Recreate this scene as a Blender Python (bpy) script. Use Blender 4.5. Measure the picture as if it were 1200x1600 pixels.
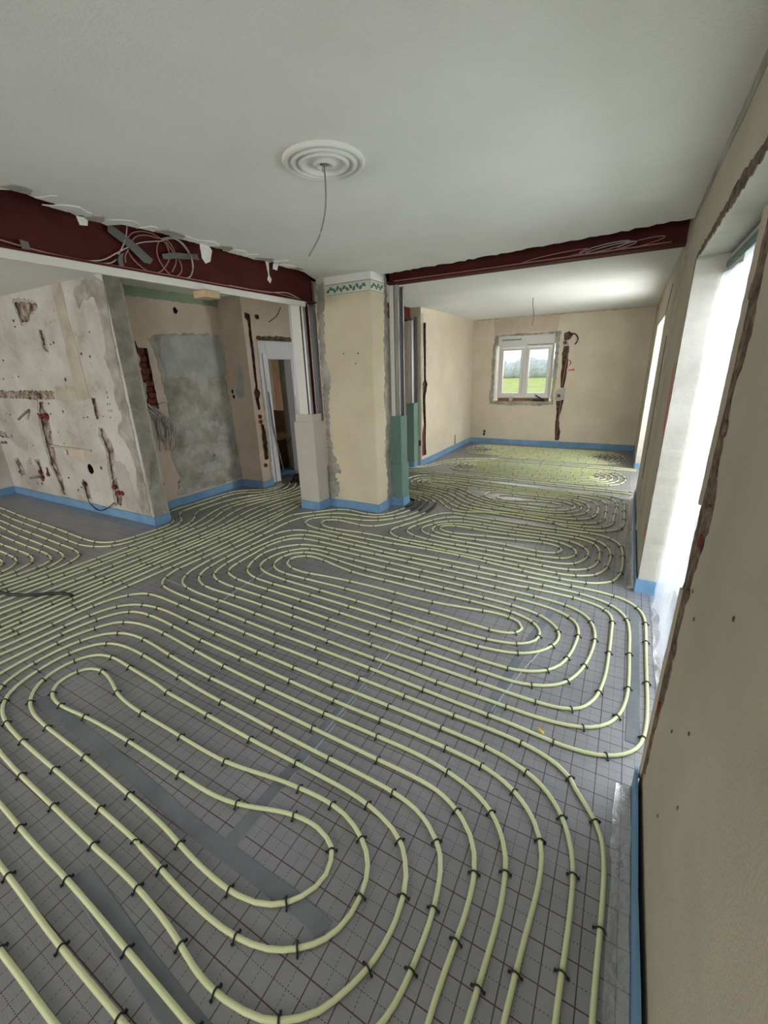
import bpy, bmesh, math, random
from mathutils import Vector, Matrix, noise

for o in list(bpy.data.objects):
    bpy.data.objects.remove(o, do_unlink=True)
scene = bpy.context.scene
COL = scene.collection
random.seed(7)

# ------------------------------------------------------------------ camera
YAW, PITCH, ROLL, EYE = -0.516675, 0.329185, -0.031929, 1.69
cam_data = bpy.data.cameras.new('camera')
cam_data.sensor_fit = 'VERTICAL'
cam_data.sensor_height = 36.0
cam_data.lens = 659.8 / 1600 * 36.0
cam_data.clip_start = 0.02
cam = bpy.data.objects.new('camera', cam_data)
COL.objects.link(cam)
_f = Vector((math.sin(YAW) * math.cos(PITCH), math.cos(YAW) * math.cos(PITCH), -math.sin(PITCH)))
_r = Vector((math.cos(YAW), -math.sin(YAW), 0))
_u = _r.cross(_f)
_r2 = math.cos(ROLL) * _r + math.sin(ROLL) * _u
_u2 = -math.sin(ROLL) * _r + math.cos(ROLL) * _u
_m = Matrix((_r2, _u2, -_f)).transposed().to_4x4()
_m.translation = (0, 0, EYE)
cam.matrix_world = _m
scene.camera = cam

# ------------------------------------------------------------------ overcast sky, exposure
world = bpy.data.worlds.new('overcast_sky')
scene.world = world
world.use_nodes = True
wn = world.node_tree
bg = wn.nodes['Background']
bg.inputs[0].default_value = (0.95, 0.975, 1.0, 1)
bg.inputs[1].default_value = 1.0
scene.view_settings.view_transform = 'Standard'
scene.view_settings.look = 'None'
scene.view_settings.gamma = 1
scene.view_settings.use_curve_mapping = False
scene.view_settings.exposure = 1.07


def daylight(name, loc, rot, sx, sy, power, col=(1.0, 0.98, 0.95)):
    """sky light entering one window opening"""
    l = bpy.data.lights.new(name, 'AREA')
    l.shape = 'RECTANGLE'
    l.size, l.size_y = sx, sy
    l.energy = power
    l.color = col
    o = bpy.data.objects.new(name, l)
    COL.objects.link(o)
    o.location = loc
    o.rotation_euler = rot
    return o


R90 = math.pi / 2
# each sits outside its window and shines in through the opening
daylight('daylight_garden_door', (1.5, 3.0, 1.7), (0, R90 * 0.72, 0), 2.2, 1.8, 84, (0.88, 0.94, 1.0))
daylight('daylight_side_door', (1.4, 7.0, 1.9), (0, R90 * 0.62, 0), 2.1, 1.7, 190, (0.97, 0.98, 1.0))
daylight('daylight_far_window', (-1.98, 10.6, 2.0), (-R90 * 0.75, 0, 0), 1.2, 1.3, 12)
daylight('daylight_kitchen_window', (-6.2, -3.75, 1.6), (R90 * 0.8, 0, 0), 2.6, 1.5, 62)
daylight('daylight_added_opening', (-1.3, -3.75, 1.7), (R90 * 0.78, 0, 0), 2.2, 1.5, 34)  # added behind the camera, unseen, to light ceiling, pillar and floor
# ------------------------------------------------------------------ surveyed outlines (metres)
PIPES = {
  'near': [
    [(-0.248,0.585),(-0.250,0.660),(-0.244,0.732),(-0.236,0.837),(-0.236,0.924),(-0.245,1.000),(-0.263,1.054),(-0.264,1.058),(-0.294,1.111),(-0.340,1.154),(-0.409,1.198),(-0.482,1.222),(-0.550,1.227),(-0.660,1.230),(-0.740,1.229),(-0.802,1.229),(-1.024,1.233),(-1.255,1.235),(-1.540,1.242),(-1.823,1.250),(-1.943,1.248),(-2.081,1.256),(-2.196,1.264),(-2.332,1.273),(-2.537,1.299),(-2.671,1.306),(-2.785,1.298),(-2.869,1.269),(-2.934,1.224),(-2.977,1.167),(-3.007,1.106),(-3.039,0.989),(-3.031,0.867),(-3.014,0.751),(-2.990,0.647),(-2.844,0.515),(-2.621,0.447),(-2.383,0.426),(-2.276,0.423),(-2.125,0.416),(-1.944,0.415),(-1.772,0.414),(-1.611,0.408),(-1.487,0.410),(-1.607,0.404),(-1.443,0.408),(-1.303,0.408),(-1.161,0.398),(-1.063,0.388),(-0.991,0.376),(-0.915,0.358),(-0.842,0.351),(-0.773,0.354),(-0.702,0.364),(-0.643,0.378),(-0.614,0.391),(-0.556,0.429),(-0.517,0.464),(-0.499,0.498),(-0.469,0.551),(-0.448,0.597),(-0.428,0.668),(-0.425,0.756),(-0.433,0.819),(-0.450,0.876),(-0.476,0.917),(-0.522,0.964),(-0.484,0.929),(-0.521,0.965),(-0.570,0.999),(-0.626,1.011),(-0.697,1.031),(-0.791,1.044),(-0.930,1.041),(-1.121,1.044),(-1.337,1.040),(-1.560,1.043),(-1.819,1.054),(-1.870,1.053),(-2.093,1.054),(-2.054,1.067),(-2.232,1.078),(-2.411,1.081),(-2.515,1.094),(-2.643,1.098),(-2.725,1.083),(-2.784,1.036),(-2.825,0.972),(-2.832,0.867),(-2.805,0.771),(-2.805,0.771),(-2.738,0.703),(-2.656,0.650),(-2.561,0.622),(-2.411,0.610),(-2.233,0.612),(-2.046,0.611),(-1.824,0.600),(-1.660,0.597),(-1.511,0.588),(-1.336,0.581),(-1.336,0.574),(-1.255,0.564),(-1.174,0.557),(-1.096,0.551),(-1.009,0.547),(-0.928,0.551),(-0.864,0.562),(-0.808,0.586),(-0.770,0.612),(-0.739,0.649),(-0.708,0.697),(-0.697,0.746),(-0.712,0.796),(-0.746,0.833),(-0.728,0.818),(-0.774,0.851),(-0.822,0.865),(-0.901,0.865),(-0.987,0.849),(-1.057,0.823),(-1.132,0.792),(-1.233,0.765),(-1.330,0.757),(-1.433,0.757),(-1.575,0.757),(-1.775,0.757),(-1.984,0.757),(-2.146,0.752),(-2.320,0.740),(-2.414,0.723),(-2.516,0.716),(-2.636,0.742),(-2.685,0.788),(-2.687,0.801),(-2.711,0.881),(-2.680,0.964),(-2.597,0.995),(-2.511,0.990),(-2.402,0.962),(-2.308,0.931),(-2.288,0.919),(-2.151,0.896),(-1.963,0.894),(-1.810,0.897),(-1.658,0.894),(-1.495,0.892),(-1.380,0.895),(-1.293,0.909),(-1.186,0.929),(-1.092,0.948),(-1.000,0.955),(-0.906,0.964),(-0.832,0.964),(-0.764,0.956),(-0.704,0.934),(-0.655,0.907),(-0.615,0.878),(-0.586,0.840),(-0.570,0.803),(-0.560,0.750),(-0.560,0.690),(-0.577,0.634),(-0.600,0.597),(-0.621,0.575),(-0.664,0.537),(-0.702,0.514),(-0.735,0.497),(-0.795,0.479),(-0.854,0.470),(-0.910,0.465),(-0.972,0.463),(-1.054,0.466),(-1.144,0.470),(-1.290,0.484),(-1.391,0.492),(-1.481,0.497),(-1.298,0.489),(-1.441,0.498),(-1.583,0.499),(-1.778,0.502),(-2.011,0.507),(-2.265,0.507),(-2.425,0.512),(-2.550,0.520),(-2.639,0.533),(-2.721,0.553),(-2.797,0.591),(-2.856,0.643),(-2.894,0.703),(-2.902,0.707),(-2.939,0.854),(-2.935,0.960),(-2.923,1.015),(-2.891,1.092),(-2.854,1.143),(-2.775,1.183),(-2.692,1.198),(-2.582,1.201),(-2.431,1.197),(-2.278,1.181),(-2.118,1.174),(-1.998,1.160),(-1.836,1.151),(-1.715,1.146),(-1.533,1.145),(-1.346,1.137),(-1.168,1.133),(-1.001,1.131),(-0.865,1.132),(-0.723,1.129),(-0.684,1.128),(-0.605,1.122),(-0.519,1.110),(-0.447,1.071),(-0.395,1.025),(-0.373,0.994),(-0.378,1.002),(-0.354,0.958),(-0.336,0.871),(-0.327,0.795),(-0.331,0.697),(-0.335,0.615),(-0.343,0.551),(-0.380,0.444),(-0.512,0.326),(-0.678,0.271),(-0.821,0.276),(-0.857,0.277),(-0.988,0.283),(-1.173,0.288),(-1.335,0.296),(-1.512,0.302),(-1.680,0.301),(-1.849,0.303),(-1.853,0.307),(-1.967,0.311),(-2.076,0.314),(-2.492,0.320),(-2.859,0.384),(-3.060,0.511),(-3.104,0.689),(-3.115,0.765),(-3.127,0.917),(-3.129,1.051),(-3.104,1.181),(-3.031,1.323),(-3.002,1.346),(-2.938,1.378),(-2.834,1.409),(-2.702,1.420),(-2.448,1.401),(-2.243,1.381),(-2.033,1.363),(-1.802,1.350),(-1.610,1.344),(-1.614,1.342),(-1.400,1.340),(-1.178,1.334),(-1.021,1.339),(-0.862,1.338),(-0.801,1.339),(-0.699,1.341),(-0.592,1.339),(-0.470,1.321),(-0.346,1.293),(-0.281,1.258),(-0.223,1.209),(-0.182,1.144),(-0.160,1.089),(-0.153,1.061),(-0.143,0.974),(-0.139,0.902),(-0.144,0.832),(-0.149,0.725),(-0.154,0.636)],
    [(-0.270,0.430),(-0.448,0.252),(-0.730,0.180),(-0.977,0.192),(-1.008,0.192),(-1.184,0.190),(-1.400,0.193),(-1.607,0.202),(-1.792,0.211),(-2.356,0.215),(-2.911,0.266),(-3.246,0.416),(-3.208,0.727),(-3.216,0.809),(-3.218,0.947),(-3.220,1.119),(-3.198,1.251),(-3.157,1.376),(-3.097,1.455),(-3.040,1.488),(-2.941,1.508),(-2.765,1.512),(-2.524,1.487),(-2.363,1.474),(-2.131,1.464),(-1.943,1.460),(-1.655,1.448),(-1.397,1.438),(-1.401,1.436),(-1.145,1.432),(-0.926,1.430),(-0.854,1.436),(-0.677,1.434),(-0.464,1.429),(-0.343,1.422),(-0.234,1.393),(-0.146,1.336),(-0.088,1.270),(-0.060,1.209),(-0.047,1.149),(-0.046,1.129),(-0.041,1.035),(-0.056,0.915),(-0.063,0.797),(-0.069,0.682),(-0.073,0.536)],
    [(-0.158,0.459),(-0.406,0.204),(-0.724,0.093),(-1.153,0.100),(-1.355,0.098),(-1.485,0.099),(-2.310,0.087),(-3.061,0.145),(-3.416,0.328),(-3.318,0.767),(-3.315,0.847),(-3.305,1.003),(-3.311,1.172),(-3.293,1.346),(-3.242,1.485),(-3.145,1.553),(-3.001,1.598),(-2.844,1.605),(-2.670,1.594),(-2.497,1.577),(-2.332,1.572),(-2.091,1.561),(-1.869,1.550),(-1.642,1.544),(-1.428,1.540),(-1.130,1.532),(-1.340,1.532),(-1.112,1.537),(-0.933,1.534),(-0.909,1.534),(-0.769,1.535),(-0.624,1.527),(-0.468,1.527),(-0.321,1.523),(-0.199,1.493),(-0.091,1.451),(-0.019,1.381),(0.035,1.266),(0.039,1.260),(0.055,1.191),(0.061,1.089),(0.058,0.917),(0.053,0.818),(0.052,0.747),(0.055,0.606)],
  ],
  'main': [
    [(-3.517,0.352),(-3.424,0.805),(-3.399,0.977),(-3.416,1.143),(-3.420,1.308),(-3.406,1.479),(-3.357,1.577),(-3.286,1.660),(-3.227,1.698),(-3.148,1.716),(-2.872,1.706),(-2.645,1.690),(-2.422,1.681),(-2.233,1.675),(-2.005,1.663),(-1.838,1.655),(-1.598,1.657),(-1.343,1.646),(-1.098,1.641),(-0.969,1.642),(-0.768,1.632),(-0.527,1.628),(-0.389,1.631),(-0.265,1.627),(-0.124,1.610),(-0.045,1.574),(0.025,1.528),(0.004,1.501),(0.076,1.434),(0.115,1.377),(0.132,1.349),(0.149,1.249),(0.151,1.181),(0.144,0.958),(0.140,0.850),(0.138,0.794),(0.142,0.653)],
    [(-2.271,4.532),(-2.300,4.379),(-2.343,4.244),(-2.426,4.145),(-2.554,4.111),(-2.789,4.162),(-2.926,4.182),(-3.027,4.158),(-3.158,3.998),(-3.240,3.902),(-3.340,3.831),(-3.401,3.764),(-3.431,3.685),(-3.433,3.595),(-3.405,3.366),(-3.399,3.196),(-3.380,2.941),(-3.373,2.608),(-3.376,2.277),(-3.379,2.098),(-3.393,2.130),(-3.356,1.970),(-3.308,1.897),(-3.233,1.849),(-3.194,1.832),(-3.039,1.804),(-2.788,1.801),(-2.618,1.792),(-2.299,1.777),(-2.010,1.764),(-1.762,1.755),(-1.531,1.757),(-1.260,1.745),(-1.022,1.739),(-0.879,1.731),(-0.603,1.716),(-0.355,1.711),(-0.284,1.710),(-0.166,1.697),(-0.046,1.686),(0.053,1.693),(0.135,1.715),(0.209,1.766),(0.257,1.823),(0.280,1.893),(0.296,2.000),(0.302,2.151),(0.301,2.345),(0.304,2.631),(0.310,2.885),(0.312,3.010),(0.298,3.116),(0.245,3.210),(0.156,3.273),(0.036,3.301),(-0.175,3.297),(-0.588,3.308),(-0.903,3.313),(-1.190,3.331),(-1.713,3.319),(-1.892,3.307),(-1.948,3.341),(-2.387,3.353),(-2.861,3.392),(-3.013,3.376),(-3.113,3.288),(-3.178,3.184),(-3.174,3.023),(-3.169,2.960),(-3.180,2.675),(-3.171,2.304),(-3.140,2.184),(-3.092,2.079),(-2.962,2.006),(-2.842,1.982),(-2.688,1.989),(-2.431,1.994),(-2.181,1.981),(-1.896,1.977),(-1.631,1.959),(-1.379,1.946),(-1.142,1.934),(-0.908,1.932),(-0.645,1.920),(-0.331,1.912),(-0.211,1.908),(-0.057,1.920),(0.000,1.954),(0.064,2.038),(0.106,2.216),(0.110,2.519),(0.113,2.839),(0.118,2.932),(0.103,3.000),(0.040,3.068),(-0.053,3.106),(-0.235,3.132),(-0.406,3.114),(-0.614,3.134),(-0.400,3.111),(-0.740,3.120),(-1.221,3.137),(-1.687,3.152),(-1.807,3.154),(-1.843,3.156),(-2.298,3.165),(-2.514,3.176),(-2.724,3.192),(-2.846,3.165),(-2.921,3.130),(-2.989,2.974),(-3.018,2.878),(-2.989,2.752),(-2.985,2.546),(-2.970,2.370),(-2.946,2.305),(-2.923,2.271),(-2.829,2.215),(-2.646,2.190),(-2.306,2.183),(-1.867,2.173),(-1.515,2.154),(-1.260,2.144),(-1.194,2.149),(-0.707,2.109),(-0.412,2.103),(-0.375,2.102),(-0.264,2.139),(-0.193,2.181),(-0.127,2.261),(-0.093,2.388),(-0.076,2.554),(-0.066,2.664),(-0.084,2.759),(-0.134,2.826),(-0.216,2.882),(-0.401,2.924),(-0.698,2.916),(-1.064,2.933),(-1.593,2.942),(-1.692,2.947),(-1.864,2.955),(-2.200,2.968),(-2.365,3.001),(-2.528,3.009),(-2.633,2.981),(-2.736,2.868),(-2.796,2.707),(-2.797,2.569),(-2.737,2.467),(-2.664,2.413),(-2.455,2.362),(-2.001,2.366),(-1.648,2.358),(-1.387,2.347),(-0.851,2.320),(-0.487,2.305),(-0.349,2.374),(-0.293,2.443),(-0.272,2.549),(-0.344,2.667),(-0.440,2.719),(-0.691,2.738),(-1.055,2.737),(-1.395,2.734),(-1.579,2.743),(-1.732,2.736),(-1.900,2.744),(-2.085,2.778),(-2.338,2.863),(-2.451,2.862),(-2.522,2.828),(-2.582,2.760),(-2.593,2.704),(-2.566,2.640),(-2.489,2.585),(-2.346,2.548),(-2.211,2.558),(-2.122,2.578),(-1.933,2.597),(-1.605,2.602),(-1.502,2.603),(-1.279,2.584),(-1.035,2.589),(-0.807,2.627),(-0.613,2.668),(-0.502,2.648),(-0.435,2.616),(-0.385,2.553),(-0.426,2.456),(-0.514,2.432),(-0.637,2.431),(-0.925,2.468),(-1.223,2.457),(-1.426,2.467),(-1.471,2.471),(-1.822,2.482),(-2.172,2.466),(-2.467,2.456),(-2.568,2.494),(-2.639,2.550),(-2.679,2.624),(-2.698,2.721),(-2.657,2.847),(-2.558,2.910),(-2.448,2.932),(-2.341,2.922),(-2.143,2.886),(-1.938,2.855),(-1.759,2.836),(-1.647,2.836),(-1.451,2.845),(-1.080,2.834),(-0.715,2.823),(-0.482,2.812),(-0.326,2.780),(-0.213,2.690),(-0.168,2.581),(-0.171,2.494),(-0.238,2.342),(-0.363,2.257),(-0.517,2.213),(-0.894,2.228),(-1.309,2.255),(-1.756,2.266),(-2.216,2.283),(-2.478,2.271),(-2.637,2.290),(-2.734,2.328),(-2.820,2.391),(-2.865,2.500),(-2.975,2.739),(-2.833,2.955),(-2.716,3.078),(-2.501,3.092),(-2.139,3.069),(-1.909,3.059),(-1.771,3.059),(-1.451,3.035),(-1.083,3.023),(-0.588,3.020),(-0.320,3.016),(-0.127,2.975),(-0.042,2.909),(0.009,2.796),(0.033,2.680),(0.025,2.505),(-0.011,2.267),(-0.084,2.119),(-0.147,2.069),(-0.253,2.021),(-0.352,2.001),(-0.426,2.012),(-0.705,2.018),(-1.060,2.040),(-1.190,2.041),(-1.454,2.051),(-1.881,2.067),(-2.274,2.087),(-2.552,2.084),(-2.817,2.092),(-2.933,2.131),(-3.003,2.181),(-3.015,2.216),(-3.065,2.315),(-3.091,2.527),(-3.085,2.874),(-3.054,3.078),(-2.976,3.214),(-2.828,3.282),(-2.796,3.297),(-2.411,3.271),(-1.923,3.250),(-1.842,3.217),(-1.516,3.241),(-1.061,3.221),(-0.711,3.211),(-0.245,3.220),(-0.060,3.201),(0.071,3.156),(0.160,3.077),(0.212,2.969),(0.220,2.858),(0.214,2.615),(0.219,2.298),(0.214,2.169),(0.188,2.011),(0.137,1.918),(0.067,1.854),(-0.029,1.818),(-0.201,1.801),(-0.308,1.811),(-0.520,1.811),(-0.792,1.811),(-0.937,1.828),(-1.074,1.831),(-1.306,1.834),(-1.521,1.846),(-1.797,1.860),(-2.121,1.870),(-2.349,1.886),(-2.553,1.889),(-2.725,1.886),(-2.899,1.886),(-3.063,1.926),(-3.102,1.945),(-3.175,1.995),(-3.242,2.097),(-3.284,2.290),(-3.272,2.655),(-3.276,3.070),(-3.292,3.372),(-3.292,3.548),(-3.274,3.666),(-3.175,3.825),(-2.977,4.010),(-2.875,4.040),(-2.739,4.043),(-2.605,4.032),(-2.389,4.038),(-2.235,4.207),(-2.163,4.479)],
  ],
  'mid': [
    [(-2.049,4.456),(-2.108,4.219),(-2.293,3.994),(-2.437,3.916),(-2.650,3.894),(-2.846,3.911),(-3.061,3.810),(-3.154,3.681),(-3.127,3.582),(-3.020,3.503),(-2.851,3.470),(-2.656,3.468),(-2.280,3.450),(-1.989,3.448),(-1.936,3.454),(-1.474,3.482),(-1.029,3.483),(-0.849,3.409),(-0.409,3.399),(-0.675,3.396),(-0.405,3.391),(-0.194,3.375),(0.001,3.412),(0.099,3.492),(0.154,3.647),(0.160,3.859),(0.154,3.848),(0.154,4.031),(0.159,4.232),(0.138,4.358),(0.084,4.456),(-0.019,4.537),(-0.095,4.565),(-0.275,4.560),(-0.460,4.543),(-0.461,4.538),(-0.908,4.566),(-1.139,4.569),(-1.392,4.575),(-1.486,4.576),(-1.601,4.603),(-1.711,4.578),(-1.780,4.530),(-1.860,4.392),(-1.916,4.172),(-1.981,4.026),(-2.072,3.846),(-2.073,3.788),(-2.058,3.739),(-2.030,3.697),(-1.966,3.646),(-1.904,3.623),(-1.792,3.598),(-1.651,3.614),(-1.534,3.615),(-1.296,3.603),(-1.006,3.596),(-1.001,3.594),(-0.807,3.586),(-0.539,3.582),(-0.366,3.569),(-0.366,3.568),(-0.239,3.581),(-0.126,3.627),(-0.047,3.728),(-0.024,3.878),(-0.028,3.997),(-0.029,4.125),(-0.051,4.230),(-0.098,4.299),(-0.190,4.360),(-0.345,4.382),(-0.493,4.377),(-0.779,4.366),(-1.094,4.349),(-1.330,4.381),(-1.444,4.379),(-1.574,4.342),(-1.696,4.216),(-1.775,4.048),(-1.790,3.988),(-1.778,3.937),(-1.752,3.893),(-1.676,3.833),(-1.554,3.797),(-1.347,3.792),(-1.134,3.794),(-0.758,3.788),(-0.589,3.765),(-0.350,3.782),(-0.351,3.774),(-0.295,3.801),(-0.234,3.865),(-0.204,4.006),(-0.230,4.078),(-0.358,4.177),(-0.486,4.223),(-0.696,4.193),(-0.930,4.176),(-1.174,4.171),(-1.378,4.199),(-1.484,4.192),(-1.548,4.177),(-1.595,4.141),(-1.620,4.089),(-1.611,4.056),(-1.588,4.024),(-1.527,3.982),(-1.432,3.972),(-1.310,3.987),(-1.086,4.044),(-1.045,4.040),(-0.757,4.078),(-0.630,4.108),(-0.481,4.110),(-0.403,4.088),(-0.359,4.042),(-0.334,3.998),(-0.355,3.924),(-0.412,3.882),(-0.492,3.860),(-0.673,3.876),(-0.895,3.917),(-1.076,3.918),(-1.272,3.889),(-1.483,3.882),(-1.600,3.908),(-1.658,3.964),(-1.677,3.997),(-1.689,4.049),(-1.668,4.147),(-1.603,4.215),(-1.501,4.267),(-1.282,4.292),(-1.089,4.280),(-0.801,4.262),(-0.505,4.294),(-0.320,4.285),(-0.224,4.214),(-0.152,4.144),(-0.115,4.047),(-0.111,3.949),(-0.163,3.778),(-0.218,3.719),(-0.278,3.690),(-0.401,3.662),(-0.671,3.681),(-0.980,3.706),(-1.155,3.698),(-1.332,3.690),(-1.511,3.691),(-1.686,3.703),(-1.819,3.754),(-1.884,3.805),(-1.905,3.837),(-1.914,3.889),(-1.911,3.968),(-1.837,4.152),(-1.741,4.340),(-1.647,4.438),(-1.549,4.488),(-1.348,4.485),(-1.075,4.475),(-0.797,4.455),(-0.588,4.467),(-0.446,4.466),(-0.237,4.459),(-0.045,4.396),(0.047,4.246),(0.065,4.095),(0.065,3.920),(0.037,3.652),(-0.036,3.565),(-0.144,3.506),(-0.246,3.472),(-0.372,3.471),(-0.551,3.495),(-1.040,3.511),(-1.494,3.522),(-1.836,3.548),(-2.039,3.572),(-2.216,3.589),(-2.576,3.554),(-2.784,3.525),(-2.923,3.619),(-2.949,3.697),(-2.913,3.776),(-2.786,3.824),(-2.615,3.792),(-2.400,3.752),(-2.299,3.789),(-2.224,3.856),(-2.051,4.103),(-1.985,4.336),(-1.956,4.458)],
  ],
  'cross': [
    [(-2.894,5.114),(-2.539,5.228),(-2.387,5.223),(-2.260,5.191),(-2.155,5.135),(-2.025,5.046),(-1.934,4.932),(-1.821,4.777),(-1.719,4.698),(-1.595,4.673),(-1.480,4.677),(-1.265,4.846),(-0.794,4.885),(-0.505,4.855),(-0.550,4.645),(-0.346,4.643),(-0.100,4.631),(0.030,4.684),(0.126,4.787),(0.152,4.882),(0.154,5.046),(0.146,5.285),(0.142,5.578),(0.151,5.807),(0.141,5.904),(0.089,6.022),(-0.027,6.119),(-0.759,6.023),(-1.209,6.096),(-1.691,6.137),(-2.098,6.178),(-2.453,6.211),(-2.691,6.206),(-2.799,6.153),(-2.863,6.044),(-2.884,5.945),(-2.878,5.793),(-2.841,5.660),(-2.751,5.535),(-2.651,5.460),(-2.565,5.412),(-2.352,5.380),(-2.103,5.309),(-1.977,5.228),(-1.824,5.086),(-1.715,4.953),(-1.591,4.865),(-1.389,4.844),(-0.823,4.823),(-0.497,4.818),(-0.348,4.793),(-0.234,4.827),(-0.119,4.871),(-0.047,4.968),(-0.031,5.095),(-0.046,5.314),(-0.035,5.595),(-0.057,5.733),(-0.132,5.856),(-0.253,5.911),(-0.742,5.910),(-1.170,5.919),(-1.635,5.944),(-2.156,6.090),(-2.334,6.047),(-2.571,5.993),(-2.653,5.929),(-2.685,5.830),(-2.658,5.736),(-2.622,5.669),(-2.560,5.615),(-2.418,5.576),(-2.222,5.556),(-2.038,5.513),(-1.924,5.437),(-1.787,5.310),(-1.673,5.183),(-1.573,5.104),(-1.419,5.054),(-1.020,4.941),(-0.599,4.966),(-0.445,4.998),(-0.281,5.094),(-0.223,5.250),(-0.209,5.439),(-0.264,5.660),(-0.373,5.716),(-0.720,5.766),(-1.188,5.768),(-1.543,5.770),(-1.725,5.725),(-1.908,5.744),(-2.043,5.791),(-2.197,5.854),(-2.308,5.873),(-2.415,5.878),(-2.491,5.855),(-2.531,5.813),(-2.528,5.782),(-2.420,5.713),(-2.262,5.707),(-2.004,5.685),(-1.866,5.622),(-1.762,5.506),(-1.672,5.426),(-1.537,5.305),(-1.253,5.167),(-1.056,5.163),(-0.857,5.160),(-0.626,5.140),(-0.476,5.182),(-0.370,5.306),(-0.371,5.431),(-0.399,5.500),(-0.522,5.582),(-0.720,5.591),(-0.995,5.581),(-1.264,5.598),(-1.328,5.590),(-1.364,5.497),(-1.355,5.425),(-1.342,5.394),(-1.250,5.325),(-1.087,5.361),(-0.943,5.441),(-0.737,5.495),(-0.613,5.481),(-0.528,5.434),(-0.516,5.342),(-0.581,5.282),(-0.811,5.294),(-0.915,5.298),(-1.023,5.285),(-1.252,5.254),(-1.382,5.304),(-1.504,5.399),(-1.539,5.480),(-1.542,5.597),(-1.485,5.674),(-1.315,5.722),(-0.963,5.688),(-0.709,5.696),(-0.581,5.697),(-0.454,5.646),(-0.360,5.584),(-0.272,5.396),(-0.303,5.244),(-0.444,5.122),(-0.614,5.062),(-0.820,5.082),(-0.973,5.093),(-1.196,5.092),(-1.456,5.165),(-1.461,5.168),(-1.646,5.290),(-1.767,5.385),(-1.878,5.492),(-1.975,5.576),(-2.099,5.623),(-2.233,5.635),(-2.397,5.636),(-2.496,5.649),(-2.559,5.695),(-2.587,5.745),(-2.609,5.831),(-2.573,5.897),(-2.512,5.931),(-2.194,5.928),(-1.939,5.893),(-1.824,5.871),(-1.608,5.852),(-1.151,5.832),(-0.731,5.837),(-0.411,5.825),(-0.260,5.772),(-0.169,5.701),(-0.122,5.541),(-0.120,5.311),(-0.139,5.115),(-0.188,4.997),(-0.265,4.957),(-0.401,4.923),(-0.588,4.894),(-1.352,4.964),(-1.502,4.974),(-1.651,5.040),(-1.777,5.154),(-1.914,5.305),(-2.061,5.396),(-2.275,5.467),(-2.429,5.496),(-2.562,5.516),(-2.638,5.543),(-2.725,5.647),(-2.757,5.703),(-2.784,5.875),(-2.739,5.995),(-2.642,6.079),(-2.461,6.095),(-2.148,6.085),(-1.802,6.050),(-1.187,5.996),(-0.750,5.966),(-0.164,6.042),(-0.047,5.981),(0.025,5.888),(0.070,5.739),(0.077,5.660),(0.054,5.478),(0.046,5.240),(0.047,5.077),(0.053,4.899),(-0.003,4.799),(-0.099,4.736),(-0.353,4.709),(-0.563,4.727),(-1.298,4.779),(-1.484,4.775),(-1.596,4.793),(-1.685,4.823),(-1.796,4.903),(-1.881,5.000),(-1.966,5.104),(-2.073,5.187),(-2.240,5.268),(-2.469,5.305),(-2.944,5.203)],
  ],
  'sleeve': [
    [(-2.271,4.532),(-2.239,4.656),(-2.250,4.769),(-2.276,4.828),(-2.334,4.881),(-2.374,4.905)],
    [(-2.160,4.467),(-2.147,4.639),(-2.159,4.769),(-2.172,4.813),(-2.193,4.880)],
    [(-2.053,4.496),(-2.058,4.678),(-2.080,4.823),(-2.099,4.860)],
    [(-1.955,4.469),(-1.959,4.665),(-1.974,4.811),(-1.985,4.865)],
  ],
  'tails': [
    [(-2.374,4.905),(-2.451,4.926),(-2.673,4.896)],
    [(-2.193,4.880),(-2.311,4.954),(-2.416,4.974),(-2.702,4.951)],
    [(-2.105,4.873),(-2.197,4.972),(-2.274,5.019),(-2.364,5.046),(-2.450,5.042),(-2.739,5.020)],
    [(-1.992,4.877),(-2.095,5.016),(-2.185,5.073),(-2.298,5.114),(-2.405,5.135),(-2.493,5.132),(-2.777,5.092)],
  ],
  'left': [
    [(-7.238,2.045),(-6.747,2.015),(-6.460,1.994),(-6.112,1.971),(-5.836,1.963),(-5.570,1.958),(-5.295,1.941),(-5.000,1.933),(-4.831,1.932),(-4.729,1.921),(-4.624,1.895),(-4.540,1.853),(-4.448,1.747),(-4.427,1.428),(-4.457,1.181),(-4.465,1.097)],
    [(-6.922,1.936),(-6.449,1.907),(-6.259,1.891),(-6.049,1.866),(-5.726,1.852),(-5.375,1.851),(-5.036,1.832),(-4.870,1.827),(-4.776,1.815),(-4.675,1.780),(-4.632,1.748),(-4.541,1.611),(-4.521,1.484),(-4.529,1.321),(-4.541,1.212),(-4.551,1.127)],
    [(-6.520,1.798),(-6.089,1.776),(-5.808,1.758),(-5.354,1.747),(-5.069,1.752),(-4.907,1.744),(-4.768,1.718),(-4.698,1.681),(-4.644,1.592),(-4.621,1.399),(-4.647,1.250),(-4.651,1.162)],
    [(-6.104,1.655),(-5.741,1.649),(-5.331,1.649),(-5.121,1.652),(-4.991,1.640),(-4.887,1.609),(-4.823,1.571),(-4.762,1.472),(-4.733,1.345),(-4.731,1.281),(-4.745,1.194)],
    [(-5.824,1.558),(-5.487,1.556),(-5.196,1.552),(-5.065,1.542),(-4.972,1.517),(-4.847,1.392),(-4.830,1.317),(-4.842,1.228)],
    [(-5.444,1.472),(-5.221,1.460),(-5.142,1.453),(-5.062,1.432),(-4.998,1.379),(-4.987,1.311)],
  ],
  'bundle': [
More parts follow.
